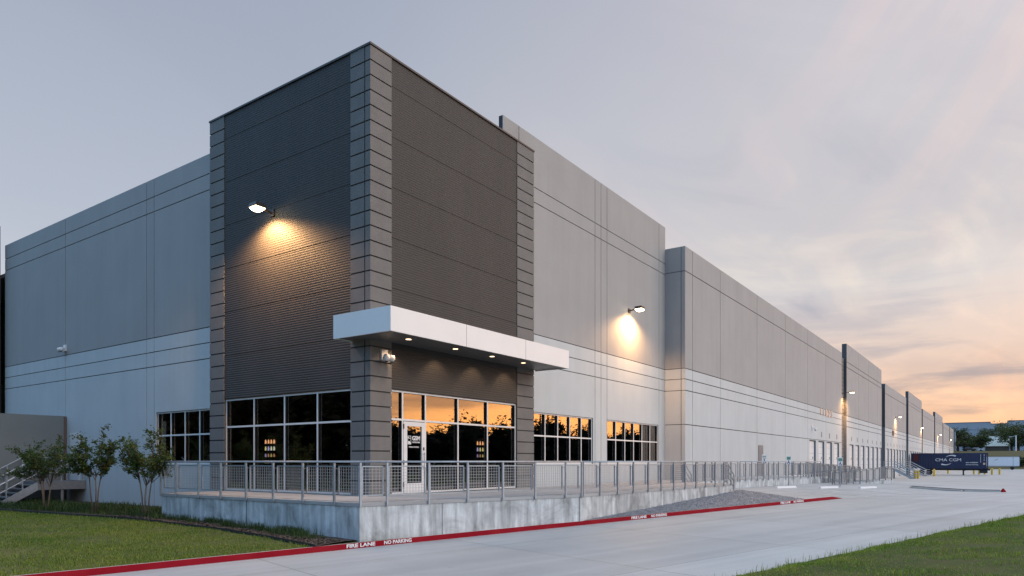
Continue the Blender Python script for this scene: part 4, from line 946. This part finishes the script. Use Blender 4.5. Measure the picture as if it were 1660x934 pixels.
for X_ in (X0 - .02, X1 - .10):
    for y in (YA - .16, YB): mb.box(X_, X_ + .12, y, y + .16, CZ0, CZ1)
    mb.box(X_, X_ + .12, YB + .16, YA - .16, CZ1 - .12, CZ1); mb.box(X_, X_ + .12, YB + .16, YA - .16, CZ0, CZ0 + .15)
mb.build('corner_frame', 'navy', ct)
mb = MB(); mb.box(X0 - .015, X0 - .003, YA - .35, YA - 1.2, 1.05, 2.42); mb.build('maroon_patch', 'maroon', ct)
def C_(y, z): return frame_mtx((X0 - .02, y, z), (0, -1, 0), (0, 0, 1))
text('brand_lettering', 'CMA CGM', .76, C_(-7.35, 1.32), 'white_paint', ct, bold=.003, sx=1.18)
text('container_lettering', 'eco container', .34, C_(-11.05, .86), 'white_paint', ct, bold=.006, sx=1.0)
text('container_lettering', 'bamboo flooring', .28, C_(-11.05, .46), 'white_paint', ct, bold=.003, sx=1.0)
mb = MB()
for cy_, cz_, a0, a1, sg_ in ((-7.9, 1.05, 62, 132, 1), (-6.9, 1.55, 242, 312, -1)):      # the two swooshes
    pts = []
    for i in range(13):
        a = RAD(a0 + (a1 - a0) * i / 12); w = .02 + .09 * (1 - i / 12) if sg_ > 0 else .02 + .09 * (1 - i / 12)
        pts.append((cy_, a, w))
    V = []
    for (c0, a, w) in pts:
        for r_ in (1 - w, 1 + w): V.append((X0 - .018, c0 - 1.35 * r_ * math.cos(a), cz_ + 1.13 * r_ * math.sin(a)))
    mb.add(V, [(2 * i, 2 * i + 1, 2 * i + 3, 2 * i + 2) for i in range(12)])
mb.build('swoosh_emblem', 'white_paint', ct)
mb = MB()
for k in range(11): mb.box(X0 - .014, X0 - .005, -12.35, -12.43, 2.25 - k * .14, 2.33 - k * .14)
for k, z in enumerate((2.3, 2.1, 1.75, 1.5, 1.25)): mb.box(X0 - .014, X0 - .005, -12.85, -13.0, z - .08, z)
mb.build('serial_marks', 'white_paint', ct)
mb = MB(); mb.box(X0 - .014, X0 - .005, -12.75, -13.08, .45, .80); mb.build('hazard_label', 'tan_letters', ct)
mb = MB(); mb.box(X0 + .6, X0 + .78, YB - .3, YA - 1.5, -.62, -.29); mb.box(X1 - .78, X1 - .6, YB - .3, YA - 1.5, -.62, -.29)
for y in (-3, -8, -12.6): mb.box(X0 + .1, X1 - .1, y - .1, y + .1, -.5, -.30)
mb.box(X0 + .25, X0 + .42, -9.78, -9.6, -1.45, -.4); mb.box(X1 - .42, X1 - .25, -9.78, -9.6, -1.45, -.4); mb.box(X0 + .2, X0 + .5, -9.9, -9.5, -1.5, -1.44); mb.box(X1 - .5, X1 - .2, -9.9, -9.5, -1.5, -1.44)
mb.bar((X0 + .33, -9.7, -.5), (X0 + .33, -8.7, -.36), .08); mb.bar((X0 + .33, -9.7, -.7), (X0 + .33, -10.8, -.36), .08)
mb.build('chassis', 'black', ct)
mb = MB(); mb.box(X0 + .0, X1 - .0, -13.42, -12.2, -1.1, -.62); mb.build('generator_box', 'black', ct)
for y in (-2.9, -4.2):
    for x in (X0 + .05, X1 - .55): mb = MB(); mb.tube([(x, y, -1.0), (x + .5, y, -1.0)], .5, 18); mb.build('wheel', 'rubber', ct)
# white trailer further down
wt = root('box_trailer', 'white box trailer parked beyond the navy container', 'trailer', (243, -16, -1.5))
mb = MB(); mb.box(243, 245.6, -20.0, -7, -.45, 2.5); mb.build('box_body', 'trailer_white', wt)
mb = MB()
for y in (-19.95, -18.4): mb.box(242.96, 242.995, y - .06, y + .06, -.4, 2.45)
mb.box(242.96, 242.995, -20, -7, 2.38, 2.5); mb.box(242.96, 242.995, -20, -7, -.45, -.3); mb.build('edge_rail', 'steel', wt)
mb = MB(); mb.add([(242.98, -13.6, 1.35), (242.98, -14.3, 1.45), (242.98, -14.9, 1.9), (242.98, -14.2, 1.6)], [(0, 1, 2, 3)]); mb.build('side_emblem', 'steel_dark', wt)
for y in (-8.5, -9.8, -18.2): mb = MB(); mb.tube([(243.1, y, -1.0), (245.4, y, -1.0)], .5, 14); mb.build('wheel', 'rubber', wt)

# ------------------------------------------------------------------ plants
def leaf_cloud(C_, size, per, spread, flat=.6):
    """per leaves around each centre in C_ (n,3): leaf quads of two size numbers"""
    n = len(C_) * per; P_ = np.repeat(C_, per, 0) + rng.normal(0, 1, (n, 3)) * np.array(spread)
    a = rng.normal(0, 1, (n, 3)); a[:, 2] *= flat; a /= np.linalg.norm(a, axis=1)[:, None]
    b = rng.normal(0, 1, (n, 3)); b -= (b * a).sum(1)[:, None] * a; b /= np.linalg.norm(b, axis=1)[:, None]
    s = rng.uniform(.6, 1.25, (n, 1)) * size
    V = np.stack([P_ - a * s, P_ + b * s * .45, P_ + a * s, P_ - b * s * .45], 1).reshape(-1, 3)
    return V, np.arange(n * 4).reshape(-1, 4)
def small_tree(x, y, h, w, seed, label, lean=0.0, n_stem=3):
    R_ = random.Random(seed); z = zlawn(*sn(x, y)) + .02; r = root('ornamental_tree', label, 'tree', (x, y, z), 'small multi-trunk trees in the mulch bed')
    mb = MB(); tips = []; cen = Vector((x, y, z + h * .66))
    def push(p, k=1):
        tips.append(p)
    for k in range(n_stem):
        a = 6.28 * k / n_stem + R_.uniform(-.4, .4); b0 = Vector((x + .06 * math.cos(a), y + .06 * math.sin(a), z - .05)); r0 = .026
        top = b0 + Vector((math.cos(a) * w * .07, math.sin(a) * w * .07 + lean, h * R_.uniform(.40, .48)))
        m1 = b0.lerp(top, .5) + Vector((R_.uniform(-.03, .03), R_.uniform(-.03, .03), .05)); mb.tube([b0, m1, top], [r0, r0 * .85, r0 * .65], 7)
        for j in range(7):
            aa = a + R_.uniform(-1.6, 1.6); rr = w * .5 * R_.uniform(.35, 1.0); up_ = R_.uniform(.08, .56); s0 = b0.lerp(top, R_.uniform(.8, 1.0))
            e = Vector((x + math.cos(aa) * rr, y + math.sin(aa) * rr, z + h * (.42 + up_ * (1.05 - .45 * (rr / (w * .5)) ** 2))))
            mm = s0.lerp(e, .5) + Vector((0, 0, .06)); mb.tube([s0, mm, e], [r0 * .5, r0 * .36, r0 * .14], 5)
            for f in np.linspace(.5, 1.04, 8): push(s0.lerp(e, f) + Vector((0, 0, .04)))
            for q in range(5):
                u0 = s0.lerp(e, R_.uniform(.4, 1)); ab = R_.uniform(0, 6.28); e2 = u0 + Vector((math.cos(ab) * w * R_.uniform(.06, .17), math.sin(ab) * w * R_.uniform(.06, .17), h * R_.uniform(-.03, .12)))
                mb.tube([u0, e2], [r0 * .2, r0 * .08], 4)
                for f in np.linspace(.3, 1.1, 6): push(u0 + (e2 - u0) * f)
    mb.build('trunk', 'bark', r, smooth=True)
    V, F = leaf_cloud(np.array([tuple(t) for t in tips]),   .05, 6, (.05, .05, .045)); np_mesh('crown', V, F, 'leaf', r)
small_tree(-2.75, 7.72, 3.05, 1.95, 3, 'small multi-trunk tree beside the porch wall, nearest of three')
small_tree(-2.8, 11.15, 3.1, 1.95, 8, 'small multi-trunk tree with open crown in front of the side door')
small_tree(-3.0, 14.75, 2.8, 2.5, 15, 'broad small multi-trunk tree in front of the steel stair')
# ground cover and grass tufts in the bed
def blades(name, X, Y, Z, h, w, lean, m, label, cat, bend=.35):
    n = len(X); a = rng.uniform(0, 6.283, n); dx_, dy_ = np.cos(a), np.sin(a); l = rng.uniform(.1, 1, n) * lean; hh = h
    P_ = np.stack([X, Y, Z], 1); side = np.stack([-dy_, dx_, 0 * a], 1) * (w / 2)[:, None]
    midp = P_ + np.stack([dx_ * l * hh * .3, dy_ * l * hh * .3, hh * .6], 1); tip = P_ + np.stack([dx_ * l * hh, dy_ * l * hh, hh * (1 - bend * l)], 1)
    V = np.stack([P_ - side, P_ + side, midp + side * .8, midp - side * .8, tip], 1).reshape(-1, 3)
    i0 = np.arange(n)[:, None] * 5
    me = bpy.data.meshes.new(name); Q = (i0 + np.array([[0, 1, 2, 3]])); T_ = (i0 + np.array([[3, 2, 4]]))
    loops = np.concatenate([Q.ravel(), T_.ravel()]).astype(np.int32)
    me.vertices.add(len(V)); me.vertices.foreach_set('co', V.astype(np.float32).ravel()); me.loops.add(len(loops)); me.loops.foreach_set('vertex_index', loops)
    st_ = np.concatenate([np.arange(n) * 4, n * 4 + np.arange(n) * 3]).astype(np.int32); me.polygons.add(2 * n); me.polygons.foreach_set('loop_start', st_)
    me.polygons.foreach_set('loop_total', np.concatenate([np.full(n, 4), np.full(n, 3)]).astype(np.int32)); me.materials.append(MT[m]); me.update(calc_edges=True)
    o = link(name, me); return tag(o, label, cat, kind='stuff')
def vz(f, S, Nn): return np.array([f(a, b) for a, b in zip(S, Nn)])
n = 16000; Y = rng.uniform(7.4, 29, n); X = np.array([bedx(y) for y in Y]) + .35 + rng.random(n) * 2.6; X = np.minimum(X, .1)
S, Nn = zip(*[sn(a, b) for a, b in zip(X, Y)]); hgt = rng.uniform(.14, .34, n) * (0.8 + .35 * np.sin(X * 3 + Y * 1.3))
blades('ground_cover', X, Y, vz(zlawn, S, Nn) + .01, hgt, rng.uniform(.012, .02, n), .8, 'cover', 'dark green strappy ground cover along the side wall', 'ground cover')
cents = [(bedx(y) + rnd.uniform(.35, .85), y) for y in [rnd.uniform(-1.3, 7.2) for _ in range(34)]] + [(-2.75, 7.0), (-2.7, 6.2), (-2.75, 5.5), (-2.7, 3.3), (-2.75, 3.0), (-2.65, 1.7)]
X = []; Y = []
for cx_, cy_ in cents:
    k = rnd.randrange(45, 130); X += list(rng.normal(cx_, .10, k)); Y += list(rng.normal(cy_, .16, k))
X = np.minimum(np.array(X), -2.46); Y = np.array(Y); n = len(X); S, Nn = zip(*[sn(a, b) for a, b in zip(X, Y)])
blades('grass_tufts', X, Y, vz(zlawn, S, Nn) + .01, rng.uniform(.08, .30, n), rng.uniform(.008, .014, n), .7, 'cover', 'loose green grass tufts along the foot of the porch wall', 'grass')
# mulch chips
Vs = []; Fs = []
for i in range(5200):
    y = rnd.uniform(-2.0, 9); x = bedx(y) + rnd.uniform(.05, .9); z = zlawn(*sn(x, y)) + .045; a = rnd.uniform(0, 3.14); l, w2 = rnd.uniform(.02, .05), rnd.uniform(.008, .018); b = len(Vs)
    for du, dv in ((-1, -1), (1, -1), (1, 1), (-1, 1)): Vs.append((x + du * l * math.cos(a) - dv * w2 * math.sin(a), y + du * l * math.sin(a) + dv * w2 * math.cos(a), z + rnd.uniform(-.012, .022)))
    Fs.append((b, b + 1, b + 2, b + 3))
MT['chips'] = organic('mulch_chips', (.07, .052, .042), (.12, .095, .08), (.20, .17, .15), 4, 30, .9)
tag(np_mesh('mulch_chips', np.array(Vs), np.array(Fs), 'chips'), 'brown shredded mulch chips between edging and porch wall', 'mulch', kind='stuff')
# lawn grass
n = 230000; S = rng.uniform(-17, 1.2, n); Nn = .14 + rng.random(n) ** 1.15 * 19; k = np.ones(n, bool)
XY = np.array([xy(a, b) for a, b in zip(S, Nn)]); bx_ = np.interp(XY[:, 1], [p[1] for p in BED], [p[0] for p in BED]); k = (XY[:, 0] < bx_ - .03) & (rng.random(n) < np.clip(.72 + .5 * np.sin(XY[:, 0] * 1.9 + 2 * np.sin(XY[:, 1] * .8)) * np.sin(XY[:, 1] * 1.3 + XY[:, 0]), .25, 1))
S, Nn, XY = S[k], Nn[k], XY[k]; n = len(S)
blades('lawn_grass', XY[:, 0], XY[:, 1], vz(zlawn, S, Nn) - .01, rng.uniform(.03, .07, n) * (1 + .9 * (rng.random(n) > .985)), rng.uniform(.008, .014, n), .9, 'blades', 'short mown green lawn grass left of the porch', 'grass')
# verge grass, taller and ragged at the slab edge
n = 250000; d_ = rng.random(n) ** 1.4 * 9.5; S = rng.uniform(-9, 45, n); Nn = -8.62 - d_
clump = .6 + .5 * np.sin(S * 2.3 + 3 * np.sin(Nn * 1.1)) * np.sin(Nn * 2.9 + 1.7 * np.sin(S * .9)); XY = np.array([xy(a, b) for a, b in zip(S, Nn)])
blades('verge_grass', XY[:, 0], XY[:, 1], vz(zverge, S, Nn) - .01, rng.uniform(.04, .10, n) * np.clip(clump, .45, 1.5), rng.uniform(.006, .012, n), .9, 'vblades', 'rough green verge grass at the edge of the concrete lane', 'grass')
n = 2600; S = rng.uniform(-6, 40, n); S = np.round(S * 1.3) / 1.3 + rng.normal(0, .13, n); Nn = -8.62 - np.abs(rng.normal(0, .5, n)); XY = np.array([xy(a, b) for a, b in zip(S, Nn)])
blades('verge_weeds', XY[:, 0], XY[:, 1], vz(zverge, S, Nn) - .01, rng.uniform(.10, .30, n) * rng.random(n) ** .5, rng.uniform(.006, .010, n), .6, 'vblades', 'tall loose weeds standing along the verge edge', 'weeds')

# ------------------------------------------------------------------ far end: bank, trees, buildings, cars
def px_at(px, X):   # point on the plane x = X that stands at that width of the photograph
    u = (px - 830) / 1125.7; ex, ey = math.sin(YAW) * u + math.cos(YAW), -math.cos(YAW) * u + math.sin(YAW)
    return -15.447 + (X + 14.561) * ey / ex
def big_tree(name, x, y, z, h, w, label, group, seed, m='far_leaf', leaf=.34):
    R_ = random.Random(seed); r = root(name, label, 'tree', (x, y, z), group); mb = MB()
    mb.tube([(x, y, z - .3), (x + R_.uniform(-.2, .2), y, z + h * .25), (x + R_.uniform(-.3, .3), y + R_.uniform(-.3, .3), z + h * .6)], [w * .045, w * .035, w * .015], 8)
    cs = []
    for k in range(16):
        a = R_.uniform(0, 6.28); rr = w * .5 * R_.uniform(.25, .85); zz = z + h * R_.uniform(.25, .86); f = 1 - .5 * max(0, (zz - z) / h - .55) / .4
        e = Vector((x + math.cos(a) * rr * f, y + math.sin(a) * rr * f, zz)); mb.tube([(x, y, z + h * .25), tuple(e)], [w * .014, w * .004], 5)
        for j in range(9): cs.append((e.x + R_.gauss(0, w * .085), e.y + R_.gauss(0, w * .085), e.z + R_.gauss(0, h * .065)))
    mb.build('trunk', 'bark_dark', r)
    V, F = leaf_cloud(np.array(cs), leaf, 14, (w * .045, w * .045, h * .04)); np_mesh('crown', V, F, m, r)
TB = 4.6
specs = [(1553, 305, 9.5, 11, 'dark round tree at the corner of the far end block'), (1563, 312, 7.5, 8, 'reddish small tree beside the dark corner tree'), (1577, 318, 6, 8, 'low bushy tree behind the parked cars'), (1590, 306, 7.0, 9, 'leafy green tree left of the pale green shed'),
         (1601, 340, 11, 13, 'tall tree rising behind the shed roof left side'), (1616, 350, 12.5, 15, 'broad tree behind the shed roof'), (1630, 335, 12, 13, 'dense tree behind the right end of the shed'), (1640, 304, 9.5, 10, 'dark tree right of the shed by the lamp post'), (1651, 318, 12, 12, 'tall dark tree behind the lamp post'), (1662, 302, 9.0, 9, 'dark tree cut by the right picture edge'), (1656, 270, 3.2, 5, 'low shrub at the foot of the far bank')]
for i, (px, X, h, w, lab) in enumerate(specs):
    big_tree('broadleaf_tree', X, px_at(px, X), zterr(X, 0) - .1, h, w, lab, 'trees on the far bank', 40 + i)
b1 = root('distant_warehouse', 'large pale grey warehouse on the skyline behind the far trees', 'warehouse', (430, 20, 5)); zt_ = zterr(430, 0)
for p0, p1, top in ((1500, 1606, 22.0), (1606, 1633, 21.0), (1633, 1720, 22.4)):
    y0_, y1_ = px_at(p0, 430), px_at(p1, 430); mb = MB(); mb.box(430, 480, y1_ + .02, y0_, zt_ - 2, top); mb.build('wall_section', 'far_wall', b1)
    mb = MB(); mb.box(429.9, 429.99, y1_ + .02, y0_, top - 4.2, top - 4.0); mb.box(429.9, 429.99, y1_ + .02, y0_, top - .4, top); mb.build('parapet_band', 'steel_dark', b1)
    mb = MB()
    for k in range(1, 6): yy = y0_ + (y1_ - y0_) * k / 6; mb.box(429.9, 429.99, yy - .08, yy + .08, zt_ - 2, top - 4.2)
    mb.build('panel_joint', 'steel_dark', b1)
sh = root('metal_shed', 'low metal shed with pale green roof among the far trees', 'shed', (322, 0, 5)); y0_, y1_ = px_at(1597, 322), px_at(1636, 322); zs_ = zterr(322, 0)
mb = MB(); mb.box(322, 332, y1_, y0_, zs_ - .5, zs_ + 2.2); mb.build('wall', 'tan_wall', sh)
mb = MB(); mb.add([(321.5, y1_ - .6, zs_ + 2.2), (321.5, y0_ + .6, zs_ + 2.2), (329, y0_ + .2, zs_ + 6.4), (329, y1_ - .2, zs_ + 6.4), (336, y0_ + .6, zs_ + 2.2), (336, y1_ - .6, zs_ + 2.2)], [(0, 3, 2, 1), (3, 5, 4, 2), (0, 1, 4, 5), (0, 5, 3), (1, 2, 4)]); mb.build('roof', 'shed', sh)
def car(x, y, rz, label, paint):
    z = zterr(x, y); r = root('parked_car', label, 'car', (x, y, z), 'cars parked on the far bank')
    prof = [(-2.2, .35), (-2.25, .75), (-1.9, .92), (-1.0, 1.0), (-.45, 1.42), (.9, 1.45), (1.6, 1.05), (2.15, .95), (2.25, .6), (2.2, .35)]
    c0, s0 = math.cos(rz), math.sin(rz)
    def tr(p): return (x + p[0] * c0 - p[1] * s0, y + p[0] * s0 + p[1] * c0, z + p[2])
    n = len(prof); mb = MB(); V = [tr((a, sg_ * (.88 if b < 1.1 else .68), b)) for sg_ in (-1, 1) for a, b in prof]
    mb.add(V, [tuple(range(n)), tuple(range(n, 2 * n))[::-1]] + [(i, n + i, n + (i + 1) % n, (i + 1) % n) for i in range(n)]); mb.build('body', paint, r)
    mb = MB()
    for sg_ in (-1, 1): mb.add([tr((a, sg_ * w_, b)) for a, b, w_ in ((-.85, 1.06, .87), (-.4, 1.36, .74), (.85, 1.38, .74), (1.35, 1.08, .86))], [(0, 1, 2, 3)])
    mb.build('side_window', 'car_glass', r)
    for a in (-1.35, 1.35):
        for sg_ in (-1, 1): mb = MB(); mb.tube([tr((a, sg_ * .72, .33)), tr((a, sg_ * .92, .33))], .33, 14); mb.build('wheel', 'rubber', r)
car(301, px_at(1572, 301), RAD(80), 'dark parked car on the far bank under the trees', 'car_dark')
car(303, px_at(1584, 303), RAD(80), 'white parked car on the far bank beside the dark one', 'car_white')
lp = root('lamp_post', 'pale lamp post with single arm among the far trees', 'lamp post', (297, px_at(1647, 297), 4)); y_ = px_at(1647, 297); z_ = zterr(297, 0)
mb = MB(); mb.tube([(297, y_, z_ - .2), (297, y_, z_ + 5.6)], [.24, .18], 10); mb.build('pole', 'trailer_white', lp)
mb = MB(); mb.bar((297, y_, z_ + 5.5), (297, y_ + 1.5, z_ + 5.1), .12); mb.box(296.8, 297.2, y_ + 1.3, y_ + 2.1, z_ + 5.0, z_ + 5.18); mb.build('lamp_head', 'trailer_white', lp)

# ------------------------------------------------------------------ what the windows reflect: woodland across the lane, poles
cs = []; core = []
def wood(x, y, h, w):
    for k in range(60):
        a = rnd.uniform(0, 6.28); rr = w * .5 * math.sqrt(rnd.random()); zz = h * (rnd.random() ** .7) * (1 - .35 * (rr / (w * .5)) ** 2)
        cs.append((x + math.cos(a) * rr, y + math.sin(a) * rr, -1.5 + zz))
        if k < 40: core.append((x + math.cos(a) * rr * .8, y + math.sin(a) * rr * .8, -1.5 + zz * .80))
for i in range(48):
    x = -45 + i * 6.2; h = 8.0 + 1.5 * math.sin(i * 1.7) + rnd.uniform(-.9, .9) + 3.6 * sm(x, 55, 110); wood(x, -66 - rnd.uniform(0, 8), h, 9)
for i in range(54):
    y = -40 + i * 3.4; wood(-60 - rnd.uniform(0, 10), y, rnd.uniform(22, 27), 12)
V, F = leaf_cloud(np.array(cs), .38, 26, (.6, .6, .6)); V2, F2 = leaf_cloud(np.array(core), 1.3, 16, (.8, .8, .6))
tag(np_mesh('woodland', np.concatenate([V, V2]), np.concatenate([F, F2 + len(V)]), 'wood_leaf'), 'dark woodland across the lane, mirrored in the windows', 'woodland', kind='stuff')
def pole(x, y, h, label):
    z = -1.6; r = root('utility_pole', label, 'utility pole', (x, y, z), 'utility poles across the lane'); mb = MB(); mb.tube([(x, y, z), (x, y, z + h)], [.17, .12], 8); mb.build('pole_shaft', 'bark_dark', r)
    for zz in (h - .5, h - 1.4): mb = MB(); mb.bar((x - 1.1, y, z + zz), (x + 1.1, y, z + zz), .1); mb.build('crossarm', 'bark_dark', r)
pole(24, -42, 11.5, 'wooden utility pole mirrored in the left entrance pane'); pole(34, -50, 12.5, 'wooden utility pole mirrored above the entrance door'); pole(97, -55, 15, 'wooden utility pole mirrored in the window beside the tower')

SC.render.film_transparent = False
SC.cycles.max_bounces = 6; SC.cycles.diffuse_bounces = 3; SC.cycles.glossy_bounces = 3; SC.cycles.transparent_max_bounces = 12; SC.cycles.transmission_bounces = 4
SC.cycles.caustics_reflective = False; SC.cycles.caustics_refractive = False; SC.cycles.sample_clamp_indirect = 6.0
SC.cycles.use_denoising = True
